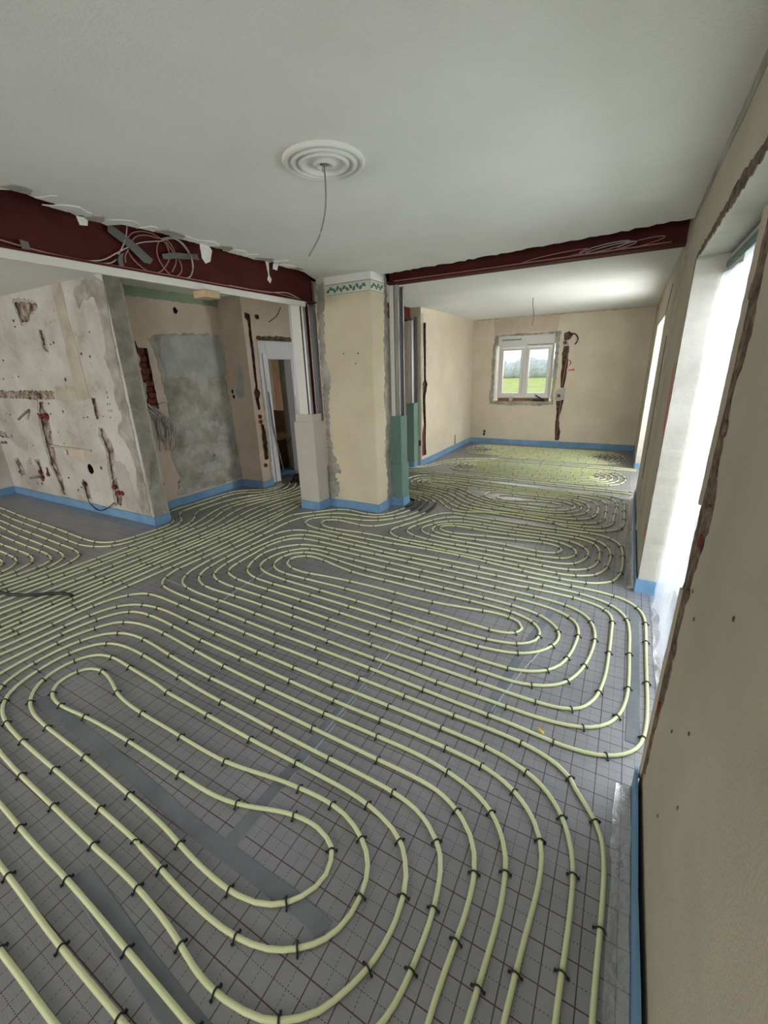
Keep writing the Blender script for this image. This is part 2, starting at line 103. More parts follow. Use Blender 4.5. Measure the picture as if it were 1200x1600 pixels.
    [(-7.845,2.254),(-7.634,2.259),(-7.369,2.257),(-7.250,2.260),(-7.047,2.238),(-6.699,2.210),(-6.406,2.197),(-6.087,2.190),(-5.764,2.180),(-5.406,2.156),(-5.083,2.131),(-4.855,2.126),(-4.714,2.148),(-4.628,2.198),(-4.568,2.259),(-4.548,2.374),(-4.535,2.532),(-4.514,2.717),(-4.533,2.879),(-4.581,2.954),(-4.742,3.016),(-4.916,3.079),(-4.990,3.119),(-5.013,3.184),(-4.994,3.387),(-4.992,3.658),(-4.985,3.977),(-4.982,4.247),(-4.815,4.343),(-4.637,4.393),(-4.530,4.515),(-4.524,4.634),(-4.543,4.726),(-4.567,4.811)],
    [(-7.582,2.163),(-7.362,2.162),(-7.110,2.148),(-6.961,2.138),(-6.778,2.110),(-6.245,2.091),(-5.731,2.072),(-5.280,2.047),(-5.023,2.025),(-4.842,2.011),(-4.718,2.038),(-4.544,2.107),(-4.486,2.171),(-4.435,2.277),(-4.429,2.519),(-4.425,2.640),(-4.425,2.818),(-4.462,2.959),(-4.525,3.012),(-4.770,3.126),(-4.837,3.169),(-4.895,3.332),(-4.820,3.660),(-4.889,3.972),(-4.865,4.076),(-4.799,4.186),(-4.700,4.233),(-4.601,4.271),(-4.519,4.343),(-4.464,4.459),(-4.454,4.586),(-4.469,4.717),(-4.529,4.827)],
    [(-4.363,1.062),(-4.357,1.145),(-4.323,1.548),(-4.337,1.961),(-4.337,2.278),(-4.304,2.667),(-4.316,2.681),(-4.318,2.898),(-4.371,3.032),(-4.492,3.163),(-4.588,3.225),(-4.667,3.319),(-4.695,3.420),(-4.685,3.719),(-4.671,4.042),(-4.421,4.243),(-4.379,4.356),(-4.338,4.446),(-4.330,4.561),(-4.347,4.709),(-4.443,4.871),(-4.517,4.945)],
    [(-4.278,1.033),(-4.269,1.113),(-4.231,1.540),(-4.231,1.903),(-4.214,2.340),(-4.219,2.691),(-4.214,2.694),(-4.231,2.861),(-4.313,3.108),(-4.450,3.367),(-4.538,3.627),(-4.486,3.908),(-4.397,4.061),(-4.306,4.252),(-4.219,4.478),(-4.220,4.665),(-4.301,4.848),(-4.399,4.952)],
    [(-4.164,0.993),(-4.160,1.073),(-4.158,1.201),(-4.152,1.642),(-4.150,2.132),(-4.138,2.459),(-4.149,2.467),(-4.137,2.723),(-4.149,3.037),(-4.210,3.238),(-4.327,3.396),(-4.368,3.500),(-4.397,3.697),(-4.364,3.847),(-4.298,4.003),(-4.212,4.166),(-4.179,4.300),(-4.130,4.462),(-4.143,4.603),(-4.192,4.793),(-4.257,4.948)],
    [(-4.051,0.954),(-4.045,1.031),(-4.029,1.557),(-4.023,1.790),(-4.031,1.956),(-4.026,2.374),(-4.037,2.386),(-4.021,2.712),(-4.030,2.917),(-4.065,3.171),(-4.141,3.355),(-4.220,3.536),(-4.247,3.735),(-4.191,3.951),(-4.099,4.199),(-4.046,4.462),(-4.041,4.627),(-4.045,4.796)],
    [(-3.952,0.920),(-3.948,0.996),(-3.948,1.104),(-3.937,1.378),(-3.931,1.739),(-3.932,2.163),(-3.920,2.411),(-3.920,2.411),(-3.912,2.754),(-3.924,3.001),(-3.942,3.210),(-4.039,3.453),(-4.076,3.713),(-4.035,4.016),(-4.014,4.170),(-3.965,4.409),(-3.952,4.520),(-3.943,4.669)],
    [(-3.835,0.880),(-3.840,0.957),(-3.839,1.059),(-3.846,1.438),(-3.837,1.582),(-3.820,1.916),(-3.820,2.393),(-3.830,2.405),(-3.821,2.908),(-3.850,3.284),(-3.920,3.559),(-3.946,3.756),(-3.900,4.044),(-3.824,4.351),(-3.804,4.495)],
    [(-3.745,0.849),(-3.748,0.923),(-3.748,0.959),(-3.760,1.255),(-3.765,1.545),(-3.762,1.651),(-3.748,2.070),(-3.771,2.195),(-3.756,2.475),(-3.756,2.882),(-3.765,3.211),(-3.798,3.474),(-3.804,3.706),(-3.804,4.025),(-3.773,4.290),(-3.752,4.432)],
    [(-3.672,0.823),(-3.673,0.896),(-3.687,1.270),(-3.684,1.605),(-3.688,1.679),(-3.680,2.228),(-3.689,2.234),(-3.679,2.781),(-3.674,3.190),(-3.672,3.401),(-3.673,3.643),(-3.688,4.121),(-3.678,4.203),(-3.683,4.345)],
    [(-3.595,0.797),(-3.595,0.867),(-3.592,1.388),(-3.599,1.458),(-3.587,1.868),(-3.583,2.068),(-3.577,2.571),(-3.580,3.013),(-3.583,3.385),(-3.583,3.503),(-3.600,3.783)],
    [(-3.519,0.770),(-3.519,0.840),(-3.513,0.942),(-3.496,1.457),(-3.499,1.455),(-3.471,1.942),(-3.476,1.995),(-3.467,2.487),(-3.486,3.113),(-3.472,3.102),(-3.504,3.440),(-3.577,3.890),(-3.595,4.116),(-3.588,4.227)],
  ],
}
TR = {
  'K_cement': [(-4.934,2.679),(-5.000,2.635),(-5.226,2.571),(-5.261,2.520),(-5.224,2.383),(-5.146,2.445),(-4.976,2.474),(-4.895,2.457),(-4.882,2.367),(-4.877,2.258),(-4.874,2.102),(-4.895,1.971),(-4.976,1.888),(-4.917,1.750),(-4.894,1.631),(-4.938,1.479),(-4.909,1.325),(-4.867,1.379),(-4.889,1.224),(-4.991,1.165),(-5.034,1.083),(-4.940,0.996),(-4.881,0.895),(-4.835,0.757),(-4.850,0.637),(-4.890,0.500),(-4.900,0.362),(-4.949,0.255),(-4.884,0.072),(-4.745,0.063),(-4.739,1.204),(-4.732,1.854),(-4.713,2.234),(-4.658,2.577)],
  'K_stripe': [(-5.684,2.700),(-5.466,2.686),(-5.475,2.502),(-5.485,2.313),(-5.463,2.094),(-5.450,1.755),(-5.449,1.614),(-5.463,1.461),(-5.703,1.417),(-5.706,1.575),(-5.723,1.762),(-5.685,2.106),(-5.682,2.371),(-5.674,2.595)],
  'K_rect': [(-6.167,1.588),(-5.739,1.591),(-5.698,1.428),(-6.207,1.434)],
  'k1': [(-6.605,2.562),(-6.418,2.557),(-6.088,2.504),(-6.096,2.472),(-6.255,2.440),(-6.425,2.337),(-6.559,2.341),(-6.586,2.467)],
  'k2': [(-6.185,2.239),(-6.133,2.226),(-6.127,1.989),(-6.207,2.028)],
  'k3': [(-8.175,1.562),(-7.708,1.548),(-6.219,1.536),(-6.253,1.445),(-6.771,1.436),(-7.094,1.446),(-7.781,1.448),(-8.256,1.459)],
  'k4': [(-6.678,1.408),(-6.605,1.408),(-6.618,1.304),(-6.519,1.247),(-6.591,1.163),(-6.647,0.895),(-6.676,0.669),(-6.687,0.515),(-6.675,0.399),(-6.674,0.148),(-6.743,0.133),(-6.773,0.311),(-6.802,0.440),(-6.865,0.551),(-6.831,0.657),(-6.825,0.885),(-6.796,1.084),(-6.786,1.205),(-6.754,1.301)],
  'k5': [(-5.421,1.466),(-5.338,1.459),(-5.331,1.369),(-5.315,1.255),(-5.418,1.218),(-5.423,1.336)],
  'k6': [(-5.403,1.115),(-5.354,1.105),(-5.310,1.036),(-5.250,0.932),(-5.232,0.824),(-5.338,0.644),(-5.314,0.520),(-5.313,0.392),(-5.288,0.265),(-5.352,0.158),(-5.425,0.168),(-5.426,0.353),(-5.404,0.537),(-5.394,0.639),(-5.351,0.816),(-5.385,0.912),(-5.425,1.018)],
  'k7': [(-5.877,0.644),(-5.816,0.649),(-5.778,0.606),(-5.777,0.548),(-5.843,0.515),(-5.892,0.537),(-5.904,0.596)],
  'k8': [(-6.130,0.393),(-6.043,0.395),(-6.020,0.315),(-6.024,0.175),(-6.105,0.158),(-6.131,0.261)],
  'k9': [(-7.946,0.534),(-7.812,0.558),(-7.763,0.478),(-7.761,0.324),(-7.891,0.304),(-7.916,0.423)],
  'k10': [(-7.256,0.573),(-7.182,0.586),(-7.178,0.459),(-7.147,0.354),(-7.227,0.285),(-7.274,0.342),(-7.240,0.467)],
  'k11': [(-7.029,0.512),(-6.969,0.504),(-6.973,0.384),(-7.032,0.372)],
  'k12': [(-8.496,0.980),(-8.128,0.967),(-7.961,0.947),(-7.861,0.877),(-8.190,0.882),(-8.563,0.892)],
  'k13': [(-8.648,0.781),(-8.247,0.802),(-7.993,0.816),(-8.018,0.780),(-8.279,0.758),(-8.682,0.735)],
  'K_ledge': [(-6.649,0.848),(-5.691,0.838),(-5.700,0.818),(-5.845,0.823),(-6.220,0.816),(-6.661,0.826)],
  'K_stain': [(-6.255,0.814),(-5.897,0.825),(-5.897,0.690),(-6.003,0.718),(-6.268,0.723)],
  'K_marks': [(-5.084,1.530),(-5.087,1.479),(-5.124,1.405),(-5.080,1.406),(-5.127,1.331),(-5.073,1.332),(-5.124,1.256)],
  'K_red': [(-6.730,1.216),(-6.624,1.231),(-6.571,1.211),(-7.227,0.421),(-7.206,0.321),(-7.003,0.408),(-6.082,0.363),(-5.386,0.397),(-5.315,0.333),(-5.235,0.336)],
  'K_cable': [(-6.022,0.438),(-6.026,0.328),(-6.032,0.174),(-6.007,0.107),(-5.856,0.040),(-5.621,0.099),(-5.425,0.195)],
  'R_cement': [(3.406,2.110),(3.584,2.166),(4.015,2.194),(4.464,2.193),(4.495,1.564),(4.537,0.120),(3.390,0.140),(3.487,0.369),(3.409,0.674),(3.510,0.854),(3.506,1.265),(3.477,1.808),(3.459,1.980)],
  'R_light': [(3.578,2.135),(3.945,2.164),(4.498,2.174),(4.534,1.666),(4.283,1.645),(4.173,1.634),(4.162,1.535),(4.115,1.524),(4.054,1.569),(3.989,1.585),(3.970,1.654),(3.576,1.660),(3.561,1.795),(3.528,1.907)],
  'r_niche': [(3.152,2.080),(3.247,2.075),(3.266,2.002),(3.379,2.000),(3.377,1.853),(3.380,1.585),(3.378,1.285),(3.298,1.273),(3.140,1.288),(3.150,1.650)],
  'r_hole': [(3.823,2.473),(3.860,2.495),(3.893,2.449),(3.865,2.410),(3.829,2.419)],
  'r_low': [(3.444,0.320),(3.503,0.365),(3.498,0.217),(3.464,0.150),(3.427,0.190)],
  'R_red': [(3.208,0.350)],
  's_holes': [(-5.066,1.427),(-5.053,1.352),(-4.892,1.449)],
  'S_patch': [(-4.881,1.805),(-4.803,1.774),(-4.816,1.544),(-4.842,1.353),(-4.956,1.322),(-4.997,1.442),(-4.919,1.619)],
  'j1': [(4.586,2.453),(4.680,2.441),(4.682,2.394),(4.673,2.176),(4.679,1.982),(4.670,1.698),(4.661,1.464),(4.703,1.402),(4.654,1.300),(4.675,1.177),(4.628,1.154),(4.599,1.290),(4.581,1.424),(4.622,1.481),(4.624,1.841),(4.623,2.120),(4.625,2.350),(4.583,2.387)],
  'j2': [(4.637,0.958),(4.702,0.939),(4.727,0.731),(4.716,0.425),(4.629,0.419),(4.626,0.704)],
  'j3': [(4.770,2.441),(4.851,2.441),(4.853,2.393),(4.800,2.382),(4.773,2.401)],
  'J_red': [(4.612,1.065),(4.614,0.992),(4.609,0.339)],
  'f1': [(-1.241,2.220),(-1.149,2.258),(-1.073,2.193),(-1.132,2.101),(-1.227,2.080)],
  'f2': [(-1.226,1.983),(-1.129,1.987),(-1.120,1.730),(-1.125,1.422),(-1.146,1.190),(-1.211,1.200),(-1.227,1.368),(-1.222,1.588),(-1.251,1.842)],
  'f3': [(-1.268,0.934),(-1.124,0.964),(-1.144,0.801),(-1.175,0.646),(-1.163,0.430),(-1.124,0.312),(-1.144,0.131),(-1.220,0.127),(-1.227,0.268),(-1.246,0.506),(-1.237,0.703)],
  'f4': [(-1.692,0.573),(-1.672,0.573),(-1.673,0.165),(-1.693,0.164)],
  'F_holes': [(-2.737,0.254),(-2.743,0.189)],
  'F_red': [(-1.206,2.047),(-1.226,1.040)],
  'F_patch1': [(-1.255,2.099),(-1.156,2.076),(-1.139,1.997),(-1.244,1.993)],
  'F_patch2': [(-1.254,1.172),(-1.110,1.190),(-1.115,0.974),(-1.288,0.944),(-1.292,1.087)],
  'F_surround': [(-2.621,2.267),(-2.253,2.282),(-1.871,2.277),(-1.377,2.264),(-1.330,2.235),(-1.304,2.058),(-1.299,1.736),(-1.335,1.444),(-1.347,1.220),(-1.318,0.876),(-1.717,0.842),(-2.321,0.824),(-2.653,0.891),(-2.666,0.943),(-2.634,1.349),(-2.629,1.840)],
  'F_panel': [(-2.638,2.574),(-1.345,2.571),(-1.378,2.272),(-1.871,2.282),(-2.254,2.291),(-2.615,2.276)],
  'F_panel2': [(-2.629,0.840),(-2.321,0.813),(-1.716,0.832),(-1.373,0.856),(-1.353,0.110),(-2.613,0.102)],
  'F_paint1': [(-1.121,1.739),(-1.071,1.710),(-1.049,1.665),(-1.074,1.620),(-1.117,1.613),(-1.085,1.642),(-1.079,1.674)],
  'F_paint2': [(-1.110,1.545),(-1.014,1.550),(-1.024,1.569),(-0.978,1.542),(-1.009,1.507),(-1.020,1.525),(-1.099,1.521)],
  'F_cable': [(-1.152,2.206),(-1.039,2.196),(-0.979,2.119),(-0.989,2.050),(-1.027,2.005)],
  'f_window': [(-2.600,2.247),(-1.358,2.245),(-1.359,0.905),(-2.590,0.913)],
  'l1': [(6.891,2.367),(7.003,2.374),(7.017,1.471),(7.081,1.398),(6.990,1.189),(7.020,0.671),(7.002,0.445),(7.033,0.168),(6.843,0.165),(6.789,0.441),(6.918,0.721),(6.881,1.054),(6.864,1.408),(6.935,1.475)],
  'P_cement': [(-3.189,2.648),(-3.198,1.955),(-3.194,1.178),(-3.207,0.116),(-3.087,0.130),(-3.057,0.304),(-3.129,0.436),(-3.012,0.461),(-3.122,0.710),(-3.136,0.922),(-3.137,1.280),(-3.086,1.575),(-3.124,1.766),(-3.127,1.905),(-3.125,2.244),(-3.086,2.500),(-3.099,2.669)],
  'Q_cement': [(4.615,2.515),(4.742,2.531),(4.738,0.065),(4.589,0.078),(4.562,0.642),(4.631,0.896),(4.510,1.167),(4.565,1.650),(4.632,1.930),(4.541,2.107)],
  'P_border': [(-3.082,2.608),(-2.481,2.612),(-2.482,2.528),(-3.082,2.520)],
  'P_dots': [(-2.873,1.854),(-2.681,1.851),(-2.718,1.745)],
  'w_chip': [(1.409,1.684),(1.356,1.684),(1.379,1.637),(1.397,1.578),(1.430,1.540),(1.356,1.464),(1.403,1.355),(1.452,1.290),(1.375,1.210),(1.403,1.132),(1.423,1.079),(1.507,0.516),(1.469,0.386),(1.540,0.187),(1.558,0.120),(1.654,0.031),(1.613,0.267),(1.620,0.381),(1.556,1.065),(1.543,1.142),(1.566,1.256),(1.571,1.355),(1.477,1.411),(1.408,1.469),(1.449,1.549),(1.430,1.592)],
  'w_lintel': [(1.815,2.268),(1.969,2.283),(2.118,2.265),(2.460,2.252),(3.052,2.286),(3.140,2.237),(2.905,2.188),(2.349,2.205),(1.987,2.211),(1.750,2.203)],
  'rosette': [(-1.431,2.019),(-1.585,1.917),(-1.284,2.132),(-1.322,1.875),(-1.566,2.199)],
  'tornL': [(-3.041,1.357),(-2.981,1.404),(-2.998,1.459),(-3.026,1.521),(-3.011,1.580),(-3.047,1.630),(-3.091,1.693),(-3.137,1.775),(-3.085,1.802),(-3.036,1.816),(-3.140,1.895),(-3.178,1.983),(-3.068,2.034),(-3.044,2.130),(-3.030,2.268),(-3.036,2.240),(-3.032,2.326),(-3.049,2.444),(-3.040,2.511),(-3.001,2.557),(-3.029,2.700),(-3.022,2.837),(-3.050,3.016),(-3.081,3.213),(-3.041,3.297),(-2.994,3.415),(-3.045,3.674),(-3.062,3.893)],
  'beamtape1': [(2.008,2.651),(2.045,2.655),(2.186,2.580),(2.300,2.499),(2.272,2.466),(2.221,2.468),(2.130,2.544),(1.999,2.614)],
  'beamtape2': [(2.383,2.551),(2.466,2.576),(2.707,2.609),(2.719,2.565),(2.657,2.565),(2.387,2.518)],
  'beamtape3': [(1.462,2.459),(1.504,2.453),(1.502,2.408),(1.462,2.408)],
  'beamtape4': [(2.051,2.489),(2.082,2.503),(2.063,2.458),(2.065,2.409),(2.033,2.412),(2.029,2.452)],
  'flap1': [(2.771,2.729),(2.826,2.745),(2.891,2.669),(2.852,2.582),(2.795,2.557),(2.767,2.594)],
  'flap2': [(3.523,2.737),(3.574,2.753),(3.556,2.582),(3.584,2.548),(3.553,2.509),(3.515,2.539),(3.541,2.580)],
  'flap3': [(3.653,2.742),(3.749,2.758),(3.689,2.646),(3.627,2.650)],
  'flap4': [(1.830,2.670),(1.870,2.672),(1.900,2.660),(1.891,2.628),(1.842,2.621)],
  'bc0': [(2.139,2.603),(2.182,2.645),(2.268,2.676),(2.361,2.674),(2.439,2.638),(2.462,2.562),(2.417,2.483),(2.349,2.427),(2.280,2.408),(2.204,2.440),(2.146,2.489),(2.123,2.535)],
  'bc1': [(2.165,2.592),(2.208,2.630),(2.283,2.654),(2.378,2.656),(2.465,2.652),(2.508,2.589),(2.504,2.515),(2.454,2.443)],
  'bc2': [(1.831,2.407),(1.931,2.436),(2.034,2.494),(2.131,2.549),(2.240,2.599),(2.407,2.641),(2.396,2.639),(2.526,2.679),(2.606,2.636),(2.650,2.564),(2.637,2.469),(2.586,2.415),(2.529,2.397),(2.495,2.417)],
  'bc3': [(2.405,2.655),(2.502,2.684),(2.585,2.662),(2.638,2.602),(2.653,2.513),(2.610,2.434),(2.542,2.393),(2.498,2.403)],
  'bc4': [(2.390,2.638),(2.362,2.590),(2.359,2.523),(2.393,2.461),(2.445,2.420),(2.495,2.417)],
  'bc5': [(2.445,2.644),(2.493,2.586),(2.544,2.525),(2.544,2.465),(2.482,2.415),(2.403,2.394),(2.323,2.412),(2.255,2.416)],
  'bc6': [(2.088,2.446),(2.093,2.488),(2.128,2.536)],
  'bc7': [(2.148,2.686),(2.130,2.626),(2.080,2.535),(2.041,2.487)],
  'bc8': [(1.915,2.405),(1.992,2.430),(2.030,2.457)],
  'bc9': [(1.377,2.445),(1.410,2.428),(1.449,2.409),(1.468,2.405)],
  'wire_r': [(3.200,1.374)],
  'tape0': [(-2.644,0.692),(-2.117,0.688),(-1.679,0.663),(-1.281,0.638),(-1.112,0.634),(-0.931,0.634),(-0.782,0.633),(-0.612,0.621)],
  'tape1': [(-1.502,0.331),(-1.295,0.313),(-1.081,0.291),(-0.857,0.274)],
  'tape2': [(-0.235,3.082),(-0.336,2.573),(-0.403,1.926)],
  'tape3': [(-1.096,1.658),(-1.092,1.219),(-1.092,0.946),(-1.095,0.656)],
  'tape4': [(0.229,3.179),(0.240,2.409),(0.247,1.888)],
  'tape5': [(-2.904,1.889),(-2.395,2.025),(-2.296,2.364)],
  'blackhose': [(-4.683,1.083),(-4.334,1.134),(-4.194,1.157),(-4.031,1.221),(-3.925,1.296),(-3.839,1.350),(-3.753,1.372),(-3.683,1.376)],
  'yellow': [(-0.166,1.735),(-0.137,1.716)],
}

# ------------------------------------------------------------------ materials
def new_mat(name):
    m = bpy.data.materials.new(name)
    m.use_nodes = True
    return m, m.node_tree.nodes, m.node_tree.links, m.node_tree.nodes['Principled BSDF']


def simple(name, col, rough=0.7, metal=0.0, spec=0.4):
    m, n, l, p = new_mat(name)
    p.inputs['Base Color'].default_value = (*col, 1)
    p.inputs['Roughness'].default_value = rough
    p.inputs['Metallic'].default_value = metal
    p.inputs['Specular IOR Level'].default_value = spec
    return m


def mottled(name, c1, c2, scale=3.0, rough=0.85, bump=0.25, bscale=60.0, c3=None, detail=8.0, lo=0.35, hi=0.65, speck=0.0, speckcol=(0.1, 0.08, 0.06), metal=0.0, dist=0.004):
    """two or three colour plaster-like material with fine relief"""
    m, n, l, p = new_mat(name)
    p.inputs['Roughness'].default_value = rough
    p.inputs['Metallic'].default_value = metal
    p.inputs['Specular IOR Level'].default_value = 0.3
    tc = n.new('ShaderNodeTexCoord')
    no = n.new('ShaderNodeTexNoise'); no.inputs['Scale'].default_value = scale; no.inputs['Detail'].default_value = detail; no.inputs['Roughness'].default_value = 0.62
    l.new(tc.outputs['Object'], no.inputs['Vector'])
    cr = n.new('ShaderNodeValToRGB')
    cr.color_ramp.elements[0].position = lo; cr.color_ramp.elements[0].color = (*c1, 1)
    cr.color_ramp.elements[1].position = hi; cr.color_ramp.elements[1].color = (*c2, 1)
    if c3:
        e = cr.color_ramp.elements.new((lo + hi) / 2); e.color = (*c3, 1)
    l.new(no.outputs['Fac'], cr.inputs['Fac'])
    out = cr.outputs['Color']
    if speck > 0:
        n2 = n.new('ShaderNodeTexNoise'); n2.inputs['Scale'].default_value = 26; n2.inputs['Detail'].default_value = 3
        l.new(tc.outputs['Object'], n2.inputs['Vector'])
        r2 = n.new('ShaderNodeValToRGB')
        r2.color_ramp.elements[0].position = 0.70 - speck; r2.color_ramp.elements[0].color = (0, 0, 0, 1)
        r2.color_ramp.elements[1].position = 0.76 - speck; r2.color_ramp.elements[1].color = (1, 1, 1, 1)
        l.new(n2.outputs['Fac'], r2.inputs['Fac'])
        mx = n.new('ShaderNodeMixRGB'); mx.inputs[2].default_value = (*speckcol, 1)
        l.new(r2.outputs['Color'], mx.inputs[0]); l.new(out, mx.inputs[1])
        out = mx.outputs['Color']
    l.new(out, p.inputs['Base Color'])
    nb = n.new('ShaderNodeTexNoise'); nb.inputs['Scale'].default_value = bscale; nb.inputs['Detail'].default_value = 5
    l.new(tc.outputs['Object'], nb.inputs['Vector'])
    b = n.new('ShaderNodeBump'); b.inputs['Strength'].default_value = bump; b.inputs['Distance'].default_value = dist
    l.new(nb.outputs['Fac'], b.inputs['Height'])
    l.new(b.outputs['Normal'], p.inputs['Normal'])
    return m


M = {}
M['ceiling'] = mottled('ceiling_plaster', (0.78, 0.775, 0.735), (0.84, 0.835, 0.80), 1.2, 0.9, 0.5, 90)
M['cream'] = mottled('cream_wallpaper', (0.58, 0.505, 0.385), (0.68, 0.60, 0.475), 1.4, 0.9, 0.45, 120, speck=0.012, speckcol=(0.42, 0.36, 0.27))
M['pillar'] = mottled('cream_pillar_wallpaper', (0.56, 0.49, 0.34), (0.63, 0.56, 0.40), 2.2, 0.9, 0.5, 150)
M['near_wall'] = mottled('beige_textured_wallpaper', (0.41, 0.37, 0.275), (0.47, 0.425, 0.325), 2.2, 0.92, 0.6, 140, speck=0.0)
M['kitchen'] = mottled('scuffed_white_plaster', (0.29, 0.25, 0.19), (0.55, 0.53, 0.48), 1.5, 0.9, 0.5, 40, c3=(0.46, 0.43, 0.37), speck=0.035, speckcol=(0.20, 0.15, 0.10), lo=0.30, hi=0.62)
M['tan'] = mottled('tan_plaster', (0.47, 0.38, 0.29), (0.58, 0.49, 0.39), 2.0, 0.9, 0.35, 70)
M['cement'] = mottled('grey_cement_render', (0.22, 0.205, 0.17), (0.43, 0.41, 0.36), 4.0, 0.95, 0.6, 50, c3=(0.32, 0.305, 0.26))
M['cement_pale'] = mottled('pale_grey_levelling_coat', (0.31, 0.31, 0.28), (0.42, 0.42, 0.39), 4.0, 0.95, 0.4, 50)
M['stripe'] = mottled('tan_stripe_coat', (0.36, 0.32, 0.24), (0.47, 0.43, 0.34), 6.0, 0.9, 0.4, 60)  # tan coat shared by stripes, ridges and edges
M['stripe_rough'] = mottled('crumbly_grey_brown_plaster', (0.25, 0.21, 0.16), (0.50, 0.46, 0.39), 9.0, 0.95, 0.7, 45, c3=(0.40, 0.36, 0.29))
M['reveal'] = mottled('chalky_white_plaster', (0.36, 0.34, 0.30), (0.46, 0.44, 0.395), 3.0, 0.9, 0.4, 50)
M['raw'] = mottled('raw_broken_masonry', (0.05, 0.030, 0.020), (0.20, 0.13, 0.085), 18.0, 0.95, 0.9, 60, c3=(0.11, 0.07, 0.045), dist=0.01)
M['raw_soft'] = mottled('brown_broken_plaster', (0.07, 0.045, 0.03), (0.46, 0.41, 0.34), 11.0, 0.95, 0.9, 50, c3=(0.25, 0.20, 0.14), dist=0.008)
M['brick'] = mottled('red_brick', (0.10, 0.022, 0.014), (0.20, 0.05, 0.03), 14.0, 0.9, 0.7, 70)
M['raw_edge'] = mottled('brown_crumbling_masonry', (0.055, 0.038, 0.026), (0.27, 0.20, 0.14), 22.0, 0.95, 1.0, 70, c3=(0.15, 0.105, 0.07), dist=0.012)
M['hole'] = simple('dark_hole', (0.012, 0.011, 0.010), 0.9)
M['steel'] = mottled('red_oxide_primed_steel', (0.060, 0.008, 0.007), (0.090, 0.014, 0.011), 4.0, 0.8, 0.1, 60)
M['gyps'] = mottled('beige_plasterboard', (0.47, 0.43, 0.37), (0.52, 0.48, 0.42), 2.0, 0.9, 0.1, 80)
M['gyps_white'] = mottled('pale_plasterboard', (0.68, 0.66, 0.60), (0.74, 0.72, 0.66), 2.0, 0.9, 0.1, 80)
M['gyps_green'] = mottled('green_plasterboard', (0.135, 0.225, 0.190), (0.17, 0.265, 0.225), 2.0, 0.9, 0.1, 80)
M['green_paint'] = mottled('old_green_paint', (0.20, 0.26, 0.16), (0.27, 0.33, 0.21), 3.0, 0.9, 0.3, 80)
M['zinc'] = simple('galvanised_profile', (0.46, 0.47, 0.49), 0.30, 0.95)
M['foam'] = mottled('blue_edge_foam', (0.13, 0.26, 0.42), (0.18, 0.33, 0.50), 5.0, 0.6, 0.2, 40)
M['pipe'] = mottled('pale_yellow_pipe', (0.57, 0.61, 0.335), (0.64, 0.675, 0.40), 3.0, 0.36, 0.05, 60)
M['clip'] = simple('black_plastic_clip', (0.012, 0.012, 0.013), 0.45)
M['sleeve'] = simple('black_ribbed_sleeve', (0.010, 0.010, 0.011), 0.5)
M['white_pvc'] = simple('white_window_plastic', (0.62, 0.61, 0.58), 0.35)
M['rosette'] = mottled('white_stucco', (0.70, 0.69, 0.65), (0.75, 0.74, 0.70), 2.0, 0.8, 0.05, 60)
M['cable_grey'] = simple('grey_cable', (0.20, 0.19, 0.17), 0.5)
M['cable_pink'] = simple('pinkish_cable', (0.42, 0.20, 0.17), 0.5)
M['cable_white'] = simple('off_white_cable', (0.52, 0.48, 0.43), 0.5)
M['cable_black'] = simple('black_cable', (0.015, 0.014, 0.013), 0.45)
M['duct'] = simple('grey_duct_tape', (0.16, 0.16, 0.15), 0.4, 0.2)
M['paper'] = mottled('torn_white_paper', (0.66, 0.65, 0.61), (0.74, 0.73, 0.69), 5.0, 0.9, 0.2, 60)
M['redbox'] = simple('red_socket_box', (0.20, 0.014, 0.016), 0.55)
M['redpaint'] = simple('red_spray_paint', (0.55, 0.10, 0.08), 0.7)
M['wood'] = mottled('pale_timber', (0.45, 0.32, 0.18), (0.55, 0.42, 0.26), 8.0, 0.7, 0.2, 60)
M['hall_wood'] = mottled('orange_brown_timber', (0.20, 0.085, 0.025), (0.30, 0.14, 0.045), 3.0, 0.5, 0.2, 40)
M['green_print'] = simple('green_stencil_print', (0.06, 0.20, 0.15), 0.8)
M['border'] = simple('pale_border_paper', (0.62, 0.60, 0.50), 0.85)
M['door_white'] = simple('white_door_lacquer', (0.66, 0.65, 0.68), 0.4)
M['yellow'] = simple('yellow_plastic', (0.75, 0.55, 0.04), 0.4)
M['tape'] = mottled('blue_grey_foil_tape', (0.125, 0.14, 0.15), (0.17, 0.185, 0.20), 6.0, 0.34, 0.25, 60)
M['seam'] = simple('pale_foil_seam', (0.42, 0.44, 0.46), 0.25, 0.3)
M['blueplast'] = simple('blue_plastic_sheet', (0.12, 0.30, 0.55), 0.3)
M['lawn'] = mottled('lawn', (0.24, 0.29, 0.09), (0.34, 0.40, 0.14), 1.5, 0.95, 0.5, 30)
M['hedge'] = mottled('haze_painted_hedge', (0.30, 0.35, 0.36), (0.46, 0.51, 0.52), 3.0, 0.95, 0.5, 20)  # window haze painted into the pale hedge colour
M['slab'] = simple('concrete_slab', (0.10, 0.095, 0.09), 0.95)


